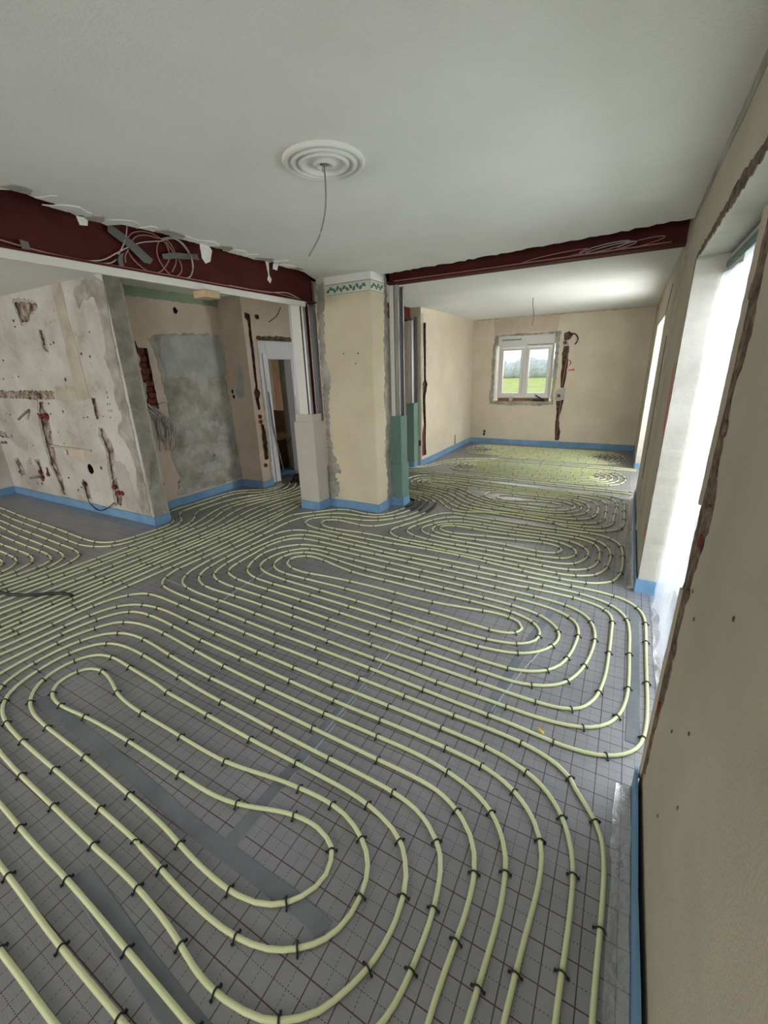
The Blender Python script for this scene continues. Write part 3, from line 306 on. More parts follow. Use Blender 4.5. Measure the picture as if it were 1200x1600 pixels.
def floor_material():
    m, n, l, p = new_mat('foil_insulation_with_printed_grid')
    tc = n.new('ShaderNodeTexCoord')
    sx = n.new('ShaderNodeSeparateXYZ')
    l.new(tc.outputs['Object'], sx.inputs[0])

    def math_(op, a, b=None, c=None):
        k = n.new('ShaderNodeMath'); k.operation = op
        for i, v in enumerate((a, b, c)):
            if v is None:
                continue
            if isinstance(v, (int, float)):
                k.inputs[i].default_value = v
            else:
                l.new(v, k.inputs[i])
        return k.outputs[0]
    gx = math_('DIVIDE', math_('ADD', sx.outputs[0], 0.0015 + 97.5), 0.0975)
    gy = math_('DIVIDE', math_('ADD', sx.outputs[1], -0.91 + 100.5), 0.1005)

    def line(g, width):
        fr = math_('FRACT', math_('ADD', g, 0.5))
        return math_('LESS_THAN', math_('ABSOLUTE', math_('SUBTRACT', fr, 0.5)), width)

    def dash(g):
        return math_('LESS_THAN', math_('FRACT', math_('MULTIPLY', g, 9.0)), 0.55)
    solid = math_('MAXIMUM', line(gx, 0.019), line(gy, 0.019))
    hx = math_('MULTIPLY', line(math_('ADD', gx, 0.5), 0.011), dash(gy))
    hy = math_('MULTIPLY', line(math_('ADD', gy, 0.5), 0.011), dash(gx))
    dashed = math_('MULTIPLY', math_('MAXIMUM', hx, hy), 0.95)
    fac = math_('MAXIMUM', solid, dashed)
    # wavering ink
    nz = n.new('ShaderNodeTexNoise'); nz.inputs['Scale'].default_value = 7; nz.inputs['Detail'].default_value = 4
    l.new(tc.outputs['Object'], nz.inputs['Vector'])
    fac = math_('MULTIPLY', fac, math_('MULTIPLY_ADD', nz.outputs['Fac'], 0.4, 0.65))
    n1 = n.new('ShaderNodeTexNoise'); n1.inputs['Scale'].default_value = 2.0; n1.inputs['Detail'].default_value = 8; n1.inputs['Roughness'].default_value = 0.65
    l.new(tc.outputs['Object'], n1.inputs['Vector'])
    cr = n.new('ShaderNodeValToRGB')
    cr.color_ramp.elements[0].position = 0.3; cr.color_ramp.elements[0].color = (0.225, 0.228, 0.240, 1)
    cr.color_ramp.elements[1].position = 0.7; cr.color_ramp.elements[1].color = (0.305, 0.308, 0.325, 1)
    l.new(n1.outputs['Fac'], cr.inputs['Fac'])
    mx = n.new('ShaderNodeMixRGB'); mx.inputs[2].default_value = (0.055, 0.009, 0.014, 1)
    l.new(fac, mx.inputs[0]); l.new(cr.outputs['Color'], mx.inputs[1])
    l.new(mx.outputs['Color'], p.inputs['Base Color'])
    p.inputs['Roughness'].default_value = 0.36
    p.inputs['Metallic'].default_value = 0.30
    p.inputs['Specular IOR Level'].default_value = 0.6
    # woven film relief plus slow wrinkles
    mp = n.new('ShaderNodeMapping'); mp.inputs['Scale'].default_value = (60, 340, 60)
    l.new(tc.outputs['Object'], mp.inputs['Vector'])
    wv = n.new('ShaderNodeTexNoise'); wv.inputs['Scale'].default_value = 1.0; wv.inputs['Detail'].default_value = 3
    l.new(mp.outputs['Vector'], wv.inputs['Vector'])
    wr = n.new('ShaderNodeTexNoise'); wr.inputs['Scale'].default_value = 9.0; wr.inputs['Detail'].default_value = 6; wr.inputs['Roughness'].default_value = 0.7
    l.new(tc.outputs['Object'], wr.inputs['Vector'])
    b1 = n.new('ShaderNodeBump'); b1.inputs['Strength'].default_value = 0.35; b1.inputs['Distance'].default_value = 0.002
    l.new(wv.outputs['Fac'], b1.inputs['Height'])
    b2 = n.new('ShaderNodeBump'); b2.inputs['Strength'].default_value = 0.30; b2.inputs['Distance'].default_value = 0.01
    l.new(wr.outputs['Fac'], b2.inputs['Height']); l.new(b1.outputs['Normal'], b2.inputs['Normal'])
    l.new(b2.outputs['Normal'], p.inputs['Normal'])
    return m


M['floor'] = floor_material()


def film_material(name, transp, col, gloss=0.15, rough=0.35, translucent=True, bump=0.5, bs=30):
    m = bpy.data.materials.new(name); m.use_nodes = True
    n, l = m.node_tree.nodes, m.node_tree.links
    n.remove(n['Principled BSDF'])
    out = n['Material Output']
    tc = n.new('ShaderNodeTexCoord')
    nz = n.new('ShaderNodeTexNoise'); nz.inputs['Scale'].default_value = bs; nz.inputs['Detail'].default_value = 6
    l.new(tc.outputs['Object'], nz.inputs['Vector'])
    b = n.new('ShaderNodeBump'); b.inputs['Strength'].default_value = bump; b.inputs['Distance'].default_value = 0.01
    l.new(nz.outputs['Fac'], b.inputs['Height'])
    tr = n.new('ShaderNodeBsdfTransparent')
    tl = n.new('ShaderNodeBsdfTranslucent' if translucent else 'ShaderNodeBsdfDiffuse'); tl.inputs['Color'].default_value = (*col, 1)
    l.new(b.outputs['Normal'], tl.inputs['Normal'])
    gl = n.new('ShaderNodeBsdfGlossy'); gl.inputs['Roughness'].default_value = rough
    l.new(b.outputs['Normal'], gl.inputs['Normal'])
    m1 = n.new('ShaderNodeMixShader'); m1.inputs[0].default_value = transp
    l.new(tl.outputs[0], m1.inputs[1]); l.new(tr.outputs[0], m1.inputs[2])
    m2 = n.new('ShaderNodeMixShader'); m2.inputs[0].default_value = gloss
    l.new(m1.outputs[0], m2.inputs[1]); l.new(gl.outputs[0], m2.inputs[2])
    l.new(m2.outputs[0], out.inputs['Surface'])
    return m


M['film'] = film_material('white_protective_film', 0.48, (0.34, 0.36, 0.39), 0.06, 0.4, bump=1.0, bs=22)
M['pane'] = film_material('glass_pane_with_thin_film', 0.62, (0.82, 0.83, 0.82), 0.06, 0.1, bump=0.1, bs=6)
M['pane_milky'] = film_material('glass_pane_with_milky_film', 0.30, (0.82, 0.83, 0.82), 0.05, 0.2, bump=0.2, bs=6)
M['clear_film'] = film_material('clear_crumpled_film', 0.82, (0.5, 0.52, 0.54), 0.30, 0.18, translucent=False, bump=0.9, bs=35)


# ------------------------------------------------------------------ mesh helpers
def link(name, me, parent=None, loc=None):
    o = bpy.data.objects.new(name, me)
    COL.objects.link(o)
    if parent:
        o.parent = parent
    if loc:
        o.location = loc
    return o


def tag(o, label=None, cat=None, group=None, kind=None):
    if label: o['label'] = label
    if cat: o['category'] = cat
    if group: o['group'] = group
    if kind: o['kind'] = kind
    return o


def tri(bm):
    bm.normal_update()
    bmesh.ops.triangulate(bm, faces=[f for f in bm.faces if len(f.verts) > 4], ngon_method='EAR_CLIP')


def finish(bm, name, mats, parent=None, smooth=False):
    bmesh.ops.recalc_face_normals(bm, faces=bm.faces)
    me = bpy.data.meshes.new(name)
    bm.to_mesh(me)
    bm.free()
    if not isinstance(mats, (list, tuple)):
        mats = [mats]
    for mm in mats:
        me.materials.append(M[mm] if isinstance(mm, str) else mm)
    if smooth:
        for p in me.polygons:
            p.use_smooth = True
    return link(name, me, parent)


def empty(name, loc=(0, 0, 0)):
    o = bpy.data.objects.new(name, None)
    o.empty_display_size = 0.05
    COL.objects.link(o)
    o.location = loc
    return o


def box(bm, x0, x1, y0, y1, z0, z1, mi=0, bevel=0.0):
    vs = [bm.verts.new((x, y, z)) for x in (x0, x1) for y in (y0, y1) for z in (z0, z1)]
    idx = [(0, 1, 3, 2), (4, 6, 7, 5), (0, 4, 5, 1), (2, 3, 7, 6), (0, 2, 6, 4), (1, 5, 7, 3)]
    fs = []
    for f in idx:
        fc = bm.faces.new([vs[i] for i in f]); fc.material_index = mi; fs.append(fc)
    if bevel:
        es = list({e for f in fs for e in f.edges})
        bmesh.ops.bevel(bm, geom=es, offset=bevel, segments=1, affect='EDGES', profile=0.5)
    return fs


def box_obj(name, x0, x1, y0, y1, z0, z1, mat, parent=None, bevel=0.0):
    bm = bmesh.new()
    box(bm, x0, x1, y0, y1, z0, z1, 0, bevel)
    return finish(bm, name, mat, parent)


def to3(axis, d, u, v):
    return (d, u, v) if axis == 'x' else (u, d, v) if axis == 'y' else (u, v, d)


def prism(bm, pts, axis, d0, d1, mi=0):
    """extrude an outline lying in the plane axis=d0 to axis=d1"""
    a = [bm.verts.new(to3(axis, d0, *p)) for p in pts]
    b = [bm.verts.new(to3(axis, d1, *p)) for p in pts]
    n = len(pts)
    fs = [bm.faces.new(a), bm.faces.new(list(reversed(b)))]
    for i in range(n):
        fs.append(bm.faces.new((a[i], b[i], b[(i + 1) % n], a[(i + 1) % n])))
    for f in fs:
        f.material_index = mi
    return fs


def ragged(pts, step=0.035, amp=0.007, seed=1):
    """break the straight edges of an outline into irregular ones"""
    rnd = random.Random(seed)
    out = []
    n = len(pts)
    for i in range(n):
        a, b = pts[i], pts[(i + 1) % n]
        L = math.hypot(b[0] - a[0], b[1] - a[1])
        if L < 1e-5:
            continue
        k = max(1, int(L / step))
        nx, ny = -(b[1] - a[1]) / L, (b[0] - a[0]) / L
        for j in range(k):
            t = j / k
            q = rnd.uniform(-amp, amp) if j else 0
            out.append((a[0] + (b[0] - a[0]) * t + nx * q, a[1] + (b[1] - a[1]) * t + ny * q))
    return out


def patch(name, pts, axis, d, proud, mat, parent, seed=1, amp=0.008, step=0.04):
    bm = bmesh.new()
    prism(bm, ragged(pts, step, amp, seed), axis, d, d + proud)
    tri(bm)
    return finish(bm, name, mat, parent)


def catmull(pts, step=0.04):
    P = [Vector(p) for p in pts]
    out = []
    n = len(P)
    for i in range(n - 1):
        p0 = P[i - 1] if i > 0 else P[i] * 2 - P[i + 1]
        p1, p2 = P[i], P[i + 1]
        p3 = P[i + 2] if i + 2 < n else P[i + 1] * 2 - P[i]
        d1 = max((p1 - p0).length, 1e-4) ** 0.5; d2 = max((p2 - p1).length, 1e-4) ** 0.5; d3 = max((p3 - p2).length, 1e-4) ** 0.5
        k = max(1, int((p2 - p1).length / step))
        m1 = (p1 - p0) / (d1 * d1) * d2 * d2 if False else None
        # centripetal Catmull-Rom through Bezier handles
        b1 = (p2 * d1 * d1 - p0 * d2 * d2 + p1 * (2 * d1 * d1 + 3 * d1 * d2 + d2 * d2)) / (3 * d1 * (d1 + d2))
        b2 = (p1 * d3 * d3 - p3 * d2 * d2 + p2 * (2 * d3 * d3 + 3 * d3 * d2 + d2 * d2)) / (3 * d3 * (d3 + d2))
        for j in range(k):
            t = j / k
            s = 1 - t
            out.append(p1 * s ** 3 + b1 * 3 * s * s * t + b2 * 3 * s * t * t + p2 * t ** 3)
    out.append(P[-1])
    return out


def tube(bm, path, r, sides=8, mi=0, cap=True):
    path = [Vector(p) for p in path]
    n = len(path)
    rings = []
    up = Vector((0, 0, 1))
    for i, p in enumerate(path):
        t = (path[min(i + 1, n - 1)] - path[max(i - 1, 0)])
        if t.length < 1e-7:
            t = Vector((1, 0, 0))
        t.normalize()
        ref = up if abs(t.z) < 0.9 else Vector((1, 0, 0))
        s = t.cross(ref).normalized()
        u = s.cross(t)
        rr = r[i] if isinstance(r, (list, tuple)) else r
        rings.append([bm.verts.new(p + (s * math.cos(a) + u * math.sin(a)) * rr) for a in [2 * math.pi * k / sides for k in range(sides)]])
    for i in range(n - 1):
        for k in range(sides):
            f = bm.faces.new((rings[i][k], rings[i][(k + 1) % sides], rings[i + 1][(k + 1) % sides], rings[i + 1][k]))
            f.material_index = mi; f.smooth = True
    if cap:
        f = bm.faces.new(rings[0]); f.material_index = mi
        f = bm.faces.new(list(reversed(rings[-1]))); f.material_index = mi


def tube_obj(name, pts, r, mat, parent=None, sides=8, step=0.03, smooth_path=True):
    bm = bmesh.new()
    tube(bm, catmull(pts, step) if smooth_path else pts, r, sides)
    return finish(bm, name, mat, parent)


def lathe(bm, prof, seg=32, mi=0, centre=(0, 0, 0)):
    rings = []
    for r, z in prof:
        rings.append([bm.verts.new((centre[0] + r * math.cos(2 * math.pi * k / seg), centre[1] + r * math.sin(2 * math.pi * k / seg), centre[2] + z)) for k in range(seg)])
    for a, b in zip(rings, rings[1:]):
        for k in range(seg):
            f = bm.faces.new((a[k], a[(k + 1) % seg], b[(k + 1) % seg], b[k])); f.smooth = True; f.material_index = mi


def carve(bm_wall, bm_cut, name, mats, parent=None):
    """wall solid minus cutter solids; cutter faces keep their own material slot"""
    w = finish(bm_wall, name, mats)
    c = finish(bm_cut, name + '_cutter', mats)
    md = w.modifiers.new('cut', 'BOOLEAN')
    md.operation = 'DIFFERENCE'; md.solver = 'EXACT'; md.object = c
    try:
        md.material_mode = 'INDEX'
    except Exception:
        pass
    dg = bpy.context.evaluated_depsgraph_get()
    me = bpy.data.meshes.new_from_object(w.evaluated_get(dg))
    tb = bmesh.new(); tb.from_mesh(me); tri(tb); tb.to_mesh(me); tb.free()
    w.modifiers.clear()
    w.data = me
    me.name = name
    bpy.data.objects.remove(c, do_unlink=True)
    if parent:
        w.parent = parent
    return w


def swell(pts, amt, seed=0):
    """outline grown outwards by an uneven margin"""
    rnd = random.Random(seed)
    n = len(pts)
    area = sum(pts[i][0] * pts[(i + 1) % n][1] - pts[(i + 1) % n][0] * pts[i][1] for i in range(n))
    sg = 1 if area > 0 else -1
    out = []
    for i in range(n):
        a, c = pts[i - 1], pts[(i + 1) % n]
        dx, dy = c[0] - a[0], c[1] - a[1]
        L = math.hypot(dx, dy) or 1
        k = amt * rnd.uniform(0.3, 1.5)
        out.append((pts[i][0] + sg * dy / L * k, pts[i][1] - sg * dx / L * k))
    return out


def ellipse(cx, cy, rx, ry, n=12):
    return [(cx + rx * math.cos(2 * math.pi * k / n), cy + ry * math.sin(2 * math.pi * k / n)) for k in range(n)]


# ------------------------------------------------------------------ room dimensions
ZC, ZF, ZL, ZT = 2.64, 2.59, 2.66, 2.90          # main / far / left ceilings, underside of slab
XR = 0.254                                        # right wall face
YB = -3.2                                         # wall behind the camera

# ------------------------------------------------------------------ floor
bm = bmesh.new()
box(bm, -8.6, 0.62, YB - 0.3, 9.9, -0.12, 0.0)
floor = tag(finish(bm, 'floor', 'floor'), kind='structure')

# ------------------------------------------------------------------ ceiling
tl = sorted(TR['tornL'], key=lambda p: p[1])
edge_left = [(-3.10, YB)] + [(-3.08 + 0.02 * math.sin(3 * y), y) for y in (-2.5, -1.5, -0.6, 0.3, 1.0)] + [(x, y) for x, y in tl]
edge_far = []
for i in range(60):
    t = i / 59
    edge_far.append((-2.46 + t * 2.71, 4.50 - 0.30 * t ** 1.3 + random.uniform(-0.03, 0.03)))
bm = bmesh.new()
main_outline = [(0.30, YB)] + edge_left + [(-3.2, 4.24), (-3.2, 4.5), (-2.47, 4.5)] + edge_far + [(0.30, 4.2)]
prism(bm, main_outline, 'z', ZC, ZC + 0.03)
box(bm, -3.45, 0.62, 4.80, 9.9, ZF, ZF + 0.03)
box(bm, -8.6, -3.46, YB, 7.0, ZL, ZL + 0.03)
box(bm, -8.6, 0.62, YB - 0.3, 9.9, ZT, ZT + 0.1, 1)
tri(bm)
ceiling = tag(finish(bm, 'ceiling', ['ceiling', 'slab']), kind='structure')
# cut plaster edge of the main ceiling along the beams
rnd = random.Random(3)
for i in range(16):
    y = 1.4 + i * 0.155
    x = min(tl, key=lambda p: abs(p[1] - y))[0] + 0.05
    w = rnd.uniform(0.05, 0.14)
    pts = [(x - 0.05, y - w), (x + rnd.uniform(0.0, 0.05), y - w * 0.6), (x + rnd.uniform(0.02, 0.09), y), (x + rnd.uniform(0, 0.04), y + w * 0.7), (x - 0.05, y + w)]
    patch('plaster_flake', pts, 'z', ZC, -rnd.uniform(0.003, 0.007), 'ceiling' if i % 3 else 'reveal', ceiling, i, 0.01, 0.03)

# ------------------------------------------------------------------ right wall with its two garden openings
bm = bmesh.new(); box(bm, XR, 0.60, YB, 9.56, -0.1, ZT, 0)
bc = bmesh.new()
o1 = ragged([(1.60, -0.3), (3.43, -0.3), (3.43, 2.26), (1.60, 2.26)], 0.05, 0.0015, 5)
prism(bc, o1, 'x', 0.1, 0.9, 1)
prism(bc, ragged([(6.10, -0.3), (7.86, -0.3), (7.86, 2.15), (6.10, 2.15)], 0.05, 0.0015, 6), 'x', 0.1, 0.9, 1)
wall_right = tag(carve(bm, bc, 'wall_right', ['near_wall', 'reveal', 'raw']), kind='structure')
bm = bmesh.new(); box(bm, XR, 0.60, 1, 2, 0, 1); bm.free()
# broken plaster band along the near edge of the garden door: bare masonry strip with a sliver of plaster
band = [(1.615, 0.0), (1.612, 0.4), (1.605, 0.8), (1.60, 1.2), (1.605, 1.7), (1.60, 2.26), (1.51, 2.26), (1.495, 1.9), (1.46, 1.74), (1.52, 1.58), (1.495, 1.42), (1.435, 1.32), (1.425, 1.24), (1.455, 1.14), (1.50, 1.0), (1.515, 0.85), (1.49, 0.66), (1.525, 0.46), (1.54, 0.2), (1.555, 0.0)]
patch('bare_masonry_edge', band, 'x', XR, -0.003, 'raw_edge', wall_right, 11, 0.010, 0.025)
patch('plaster_sliver', [(1.607, 1.25), (1.603, 1.6), (1.603, 2.05), (1.575, 2.05), (1.572, 1.6), (1.585, 1.25)], 'x', XR - 0.003, -0.008, 'near_wall', wall_right, 12, 0.005, 0.03)
patch('plaster_sliver', [(1.612, 0.08), (1.608, 0.5), (1.60, 0.95), (1.580, 0.95), (1.588, 0.5), (1.593, 0.08)], 'x', XR - 0.003, -0.008, 'near_wall', wall_right, 13, 0.005, 0.03)
patch('bare_masonry_edge', [(1.45, 2.235), (2.0, 2.232), (2.7, 2.235), (3.42, 2.24), (3.46, 2.10), (3.40, 2.17), (3.40, 2.27), (2.7, 2.275), (2.2, 2.29), (1.9, 2.275), (1.45, 2.29)][:4] + [(3.42, 2.262), (2.9, 2.275), (2.5, 2.283), (2.2, 2.30), (1.9, 2.28), (1.45, 2.30)], 'x', XR, -0.004, 'raw_edge', wall_right, 14, 0.010, 0.03)
patch('bare_masonry_edge', [(3.428, 0.12), (3.428, 2.25), (3.452, 2.25), (3.44, 1.9), (3.447, 1.2), (3.438, 0.7), (3.446, 0.12)], 'x', XR, -0.003, 'raw', wall_right, 15, 0.006, 0.04)
# grey strip under the ceiling
patch('grey_seam', [(-1.0, 2.56), (0.9, 2.565), (2.4, 2.57), (4.1, 2.60), (4.1, 2.64), (-1.0, 2.64)], 'x', XR, -0.003, 'cement', wall_right, 16, 0.008, 0.06)
# far pier: trowelled edge, crack, red spray mark
patch('plaster_ridge', [(4.56, 0.1), (4.62, 0.1), (4.64, 1.3), (4.62, 2.5), (4.56, 2.5), (4.585, 1.2)], 'x', XR, -0.012, 'stripe', wall_right, 17, 0.006, 0.05)
patch('plaster_crack', [(5.55, 2.40), (5.75, 2.33), (6.02, 2.18), (6.05, 2.15), (5.80, 2.27), (5.62, 2.35)], 'x', XR, -0.004, 'raw', wall_right, 18, 0.012, 0.03)
patch('plaster_crack', [(5.10, 0.5), (5.14, 0.5), (5.12, 1.3), (5.15, 1.9), (5.10, 1.9), (5.09, 1.2)], 'x', XR, -0.004, 'raw', wall_right, 19, 0.012, 0.03)
patch('spray_mark', [(3.50, 1.18), (3.60, 1.25), (3.66, 1.62), (3.61, 1.66), (3.55, 1.40)], 'x', XR, -0.003, 'redpaint', wall_right, 20, 0.01, 0.03)
patch('spray_mark', [(3.52, 0.42), (3.58, 0.40), (3.60, 0.50), (3.55, 0.52)], 'x', XR, -0.003, 'redpaint', wall_right, 21, 0.01, 0.03)
for k_, (yy, zz, s) in enumerate(((1.475, 1.17, 0.020), (1.49, 0.98, 0.022), (1.505, 0.76, 0.030), (1.53, 0.50, 0.02), (1.50, 1.50, 0.025), (1.545, 1.85, 0.02), (1.455, 1.27, 0.02))):
    patch('masonry_lump', ellipse(yy, zz, s * 0.6, s, 9), 'x', XR - 0.002, -0.008, 'brick' if k_ in (0, 3) else 'raw_edge', wall_right, 50 + k_, 0.008, 0.012)
rnd = random.Random(9)
for yy, zz in ((1.34, 0.98), (1.28, 0.62), (1.10, 0.78), (1.03, 0.60), (1.20, 0.36), (1.44, 1.02), (1.0, 1.18)):
    patch('paper_tear', [(yy, zz), (yy + 0.004, zz + 0.003), (yy + 0.008, zz - 0.006), (yy + 0.001, zz - 0.009)], 'x', XR, -0.003, 'raw', wall_right, int(yy * 100), 0.003, 0.01)

# ------------------------------------------------------------------ far wall
fw = TR['f_window']
FX0, FX1, FZ0, FZ1 = -2.58, -1.375, 0.91, 2.235
bm = bmesh.new(); box(bm, -3.5, 0.6, 9.555, 9.90, -0.1, ZT, 0)
bc = bmesh.new()
prism(bc, [(FX0, FZ0), (FX1, FZ0), (FX1, FZ1), (FX0, FZ1)], 'y', 9.3, 10.2, 1)
for k, s in (('f1', 1), ('f2', 2), ('f3', 3), ('f4', 4)):
    prism(bc, ragged(TR[k], 0.05, 0.008, s), 'y', 9.4, 9.60, 2)
for x, z in TR['F_holes']:
    prism(bc, ellipse(x, z, 0.028, 0.03), 'y', 9.4, 9.60, 3)
wall_far = tag(carve(bm, bc, 'wall_far', ['cream', 'reveal', 'raw', 'hole']), kind='structure')


for s_, pts in enumerate(([(-2.655, 0.86), (FX0, 0.86), (FX0, 2.26), (-2.60, 2.27), (-2.645, 1.8), (-2.635, 1.3), (-2.665, 1.0)],
                          [(FX1, 0.86), (-1.325, 0.86), (-1.345, 1.05), (-1.30, 1.4), (-1.315, 1.9), (-1.30, 2.27), (FX1, 2.27)],
                          [(FX0, FZ1), (FX1, FZ1), (FX1, 2.275), (-1.8, 2.262), (-2.3, 2.268), (FX0, 2.26)],
                          [(FX0, FZ0), (FX0, 0.86), (-2.3, 0.835), (-1.9, 0.84), (-1.6, 0.83), (FX1, 0.86), (FX1, FZ0)])):
    patch('cement_surround', pts, 'y', 9.556, -0.008, 'cement', wall_far, 40 + s_, 0.012)
patch('plaster_panel', TR['F_panel'], 'y', 9.556, -0.004, 'tan', wall_far, 3, 0.004)
patch('plaster_panel', TR['F_panel2'], 'y', 9.556, -0.003, 'cream', wall_far, 4, 0.004)
patch('plaster_patch', TR['F_patch1'], 'y', 9.556, -0.006, 'reveal', wall_far, 5)
patch('plaster_patch', TR['F_patch2'], 'y', 9.556, -0.006, 'reveal', wall_far, 6)
patch('spray_mark', TR['F_paint1'], 'y', 9.556, -0.002, 'redpaint', wall_far, 7, 0.003)
patch('spray_mark', TR['F_paint2'], 'y', 9.556, -0.002, 'redpaint', wall_far, 8, 0.003)
patch('ceiling_tear', [(-3.0, 2.57), (-2.2, 2.575), (-1.0, 2.565), (0.0, 2.572), (0.2, 2.59), (-3.0, 2.59)], 'y', 9.556, -0.006, 'stripe', wall_far, 9, 0.012, 0.05)

# ------------------------------------------------------------------ far room, left wall
bm = bmesh.new(); box(bm, -3.40, -3.07, 6.80, 9.56, -0.1, ZT, 0)
bc = bmesh.new()
prism(bc, ragged(TR['l1'], 0.05, 0.006, 8), 'x', -3.12, -3.0, 1)
prism(bc, [(8.52, 0.10), (8.56, 0.10), (8.57, 0.30), (8.53, 0.31)], 'x', -3.12, -3.0, 1)
wall_far_left = tag(carve(bm, bc, 'wall_far_left', ['cream', 'raw']), kind='structure')
patch('plaster_patch', [(6.81, 0.1), (6.85, 0.1), (6.86, 1.2), (6.90, 2.5), (6.81, 2.5)], 'x', -3.07, 0.004, 'reveal', wall_far_left, 5, 0.01)

# ------------------------------------------------------------------ kitchen wall (left room, facing the camera)
bm = bmesh.new(); box(bm, -8.6, -4.68, 2.77, 2.95, -0.1, ZT, 0)
bc = bmesh.new()
for i, k in enumerate(('k1', 'k2', 'k4', 'k6', 'k8', 'k9', 'k10')):
    prism(bc, ragged(swell(TR[k], 0.035, i), 0.03, 0.012, i + 40), 'y', 2.6, 2.775, 1)
_shallow = carve(bm, bc, 'shallow_wall', ['kitchen', 'stripe_rough', 'raw_soft', 'hole'])
bm = bmesh.new(); bm.from_mesh(_shallow.data)
bpy.data.objects.remove(_shallow, do_unlink=True)
bc = bmesh.new()
for i, k in enumerate(('k1', 'k2', 'k3', 'k4', 'k5', 'k6', 'k8', 'k9', 'k10', 'k11', 'k12', 'k13')):
    prism(bc, ragged(TR[k], 0.03, 0.012, i), 'y', 2.6, 2.797, 2)
prism(bc, TR['k7'], 'y', 2.6, 2.90, 3)
wall_kitchen = tag(carve(bm, bc, 'wall_kitchen', ['kitchen', 'stripe_rough', 'raw_soft', 'hole']), kind='structure')
kc = [(min(x, -4.681), z) for x, z in TR['K_cement']]
patch('cement_patch', kc, 'y', 2.77, -0.006, 'cement', wall_kitchen, 1, 0.012)
patch('cement_patch', [(2.764, 0.1), (2.95, 0.1), (2.95, 2.66), (2.764, 2.66)], 'x', -4.68, 0.006, 'cement', wall_kitchen, 2, 0.0)
patch('corner_bead', [(2.925, 0.1), (2.952, 0.1), (2.952, 2.6), (2.925, 2.6)], 'x', -4.674, 0.006, 'stripe', wall_kitchen, 3, 0.005)
patch('tan_stripe', TR['K_stripe'], 'y', 2.77, -0.004, 'stripe', wall_kitchen, 4, 0.008)  # raised tan stripe on the plaster
patch('tan_stripe', TR['K_rect'], 'y', 2.77, -0.004, 'stripe', wall_kitchen, 5, 0.008)
patch('plaster_ledge', TR['K_ledge'], 'y', 2.77, -0.02, 'stripe', wall_kitchen, 6, 0.004)
patch('clean_plaster', [(-8.0, 1.28), (-7.75, 1.30), (-7.55, 1.05), (-7.35, 0.85), (-7.45, 0.70), (-7.75, 0.78), (-7.95, 0.98)], 'y', 2.77, -0.002, 'reveal', wall_kitchen, 61, 0.03, 0.05)
patch('clean_plaster', [(-7.6, 0.5), (-7.4, 0.62), (-7.30, 0.45), (-7.42, 0.2), (-7.65, 0.16), (-7.72, 0.3)], 'y', 2.77, -0.002, 'reveal', wall_kitchen, 62, 0.03, 0.05)
patch('clean_plaster', [(-5.30, 0.75), (-5.05, 0.70), (-4.97, 0.45), (-5.10, 0.15), (-5.20, 0.12), (-5.24, 0.45)], 'y', 2.77, -0.002, 'reveal', wall_kitchen, 63, 0.03, 0.05)
patch('rust_stain', TR['K_stain'], 'y', 2.77, -0.003, 'tan', wall_kitchen, 7, 0.006)
mk = TR['K_marks']
for i, (x, z) in enumerate(mk):
    patch('pencil_mark', [(x, z), (x + 0.012, z + 0.004), (x + 0.014, z - 0.022), (x + 0.004, z - 0.02)], 'y', 2.77, -0.002, 'raw', wall_kitchen, i, 0.002, 0.01)
bm = bmesh.new()
rnd = random.Random(21)
for i in range(60):                       # small chips and nail holes
    x, z = rnd.uniform(-8.0, -4.9), rnd.uniform(0.15, 2.4)
    s = rnd.uniform(0.006, 0.022)
    prism(bm, ragged(ellipse(x, z, s, s * rnd.uniform(0.4, 1.2), 6), 0.01, 0.003, i), 'y', 2.771, 2.767)
tag(finish(bm, 'plaster_chips', 'raw', wall_kitchen), kind='stuff')

bm = bmesh.new(); box(bm, -8.6, -8.24, YB, 2.95, -0.1, ZT, 0)
wall_left = tag(finish(bm, 'wall_left', 'kitchen'), kind='structure')

# ------------------------------------------------------------------ recess wall behind the kitchen stub
bm = bmesh.new(); box(bm, -5.45, -5.12, 2.95, 4.54, -0.1, ZT, 0)
bc = bmesh.new()
prism(bc, ragged(TR['r_niche'], 0.05, 0.006, 3), 'x', -5.19, -5.0, 1)
prism(bc, TR['r_hole'], 'x', -5.22, -5.0, 2)
prism(bc, ragged(TR['r_low'], 0.04, 0.006, 4), 'x', -5.17, -5.0, 1)
wall_recess = tag(carve(bm, bc, 'wall_recess', ['tan', 'raw', 'hole']), kind='structure')
patch('cement_patch', TR['R_cement'], 'x', -5.12, 0.006, 'cement', wall_recess, 1, 0.015)
patch('levelling_coat', TR['R_light'], 'x', -5.114, 0.004, 'cement_pale', wall_recess, 2, 0.015)
for i, (y0, z0, w, h) in enumerate(((3.9, 0.95, 0.35, 0.10), (3.62, 0.80, 0.30, 0.16), (4.05, 0.55, 0.3, 0.2), (3.75, 0.35, 0.4, 0.14), (4.2, 0.85, 0.2, 0.12))):
    patch('levelling_coat', [(y0, z0), (y0 + w, z0 + 0.02), (y0 + w * 0.9, z0 + h), (y0 + 0.05, z0 + h * 0.9)], 'x', -5.114, 0.003, 'cement_pale', wall_recess, 20 + i, 0.025, 0.03)
patch('green_band', [(2.95, 2.555), (4.54, 2.55), (4.54, 2.66), (2.95, 2.66)], 'x', -5.12, 0.008, 'green_paint', wall_recess, 3, 0.008)
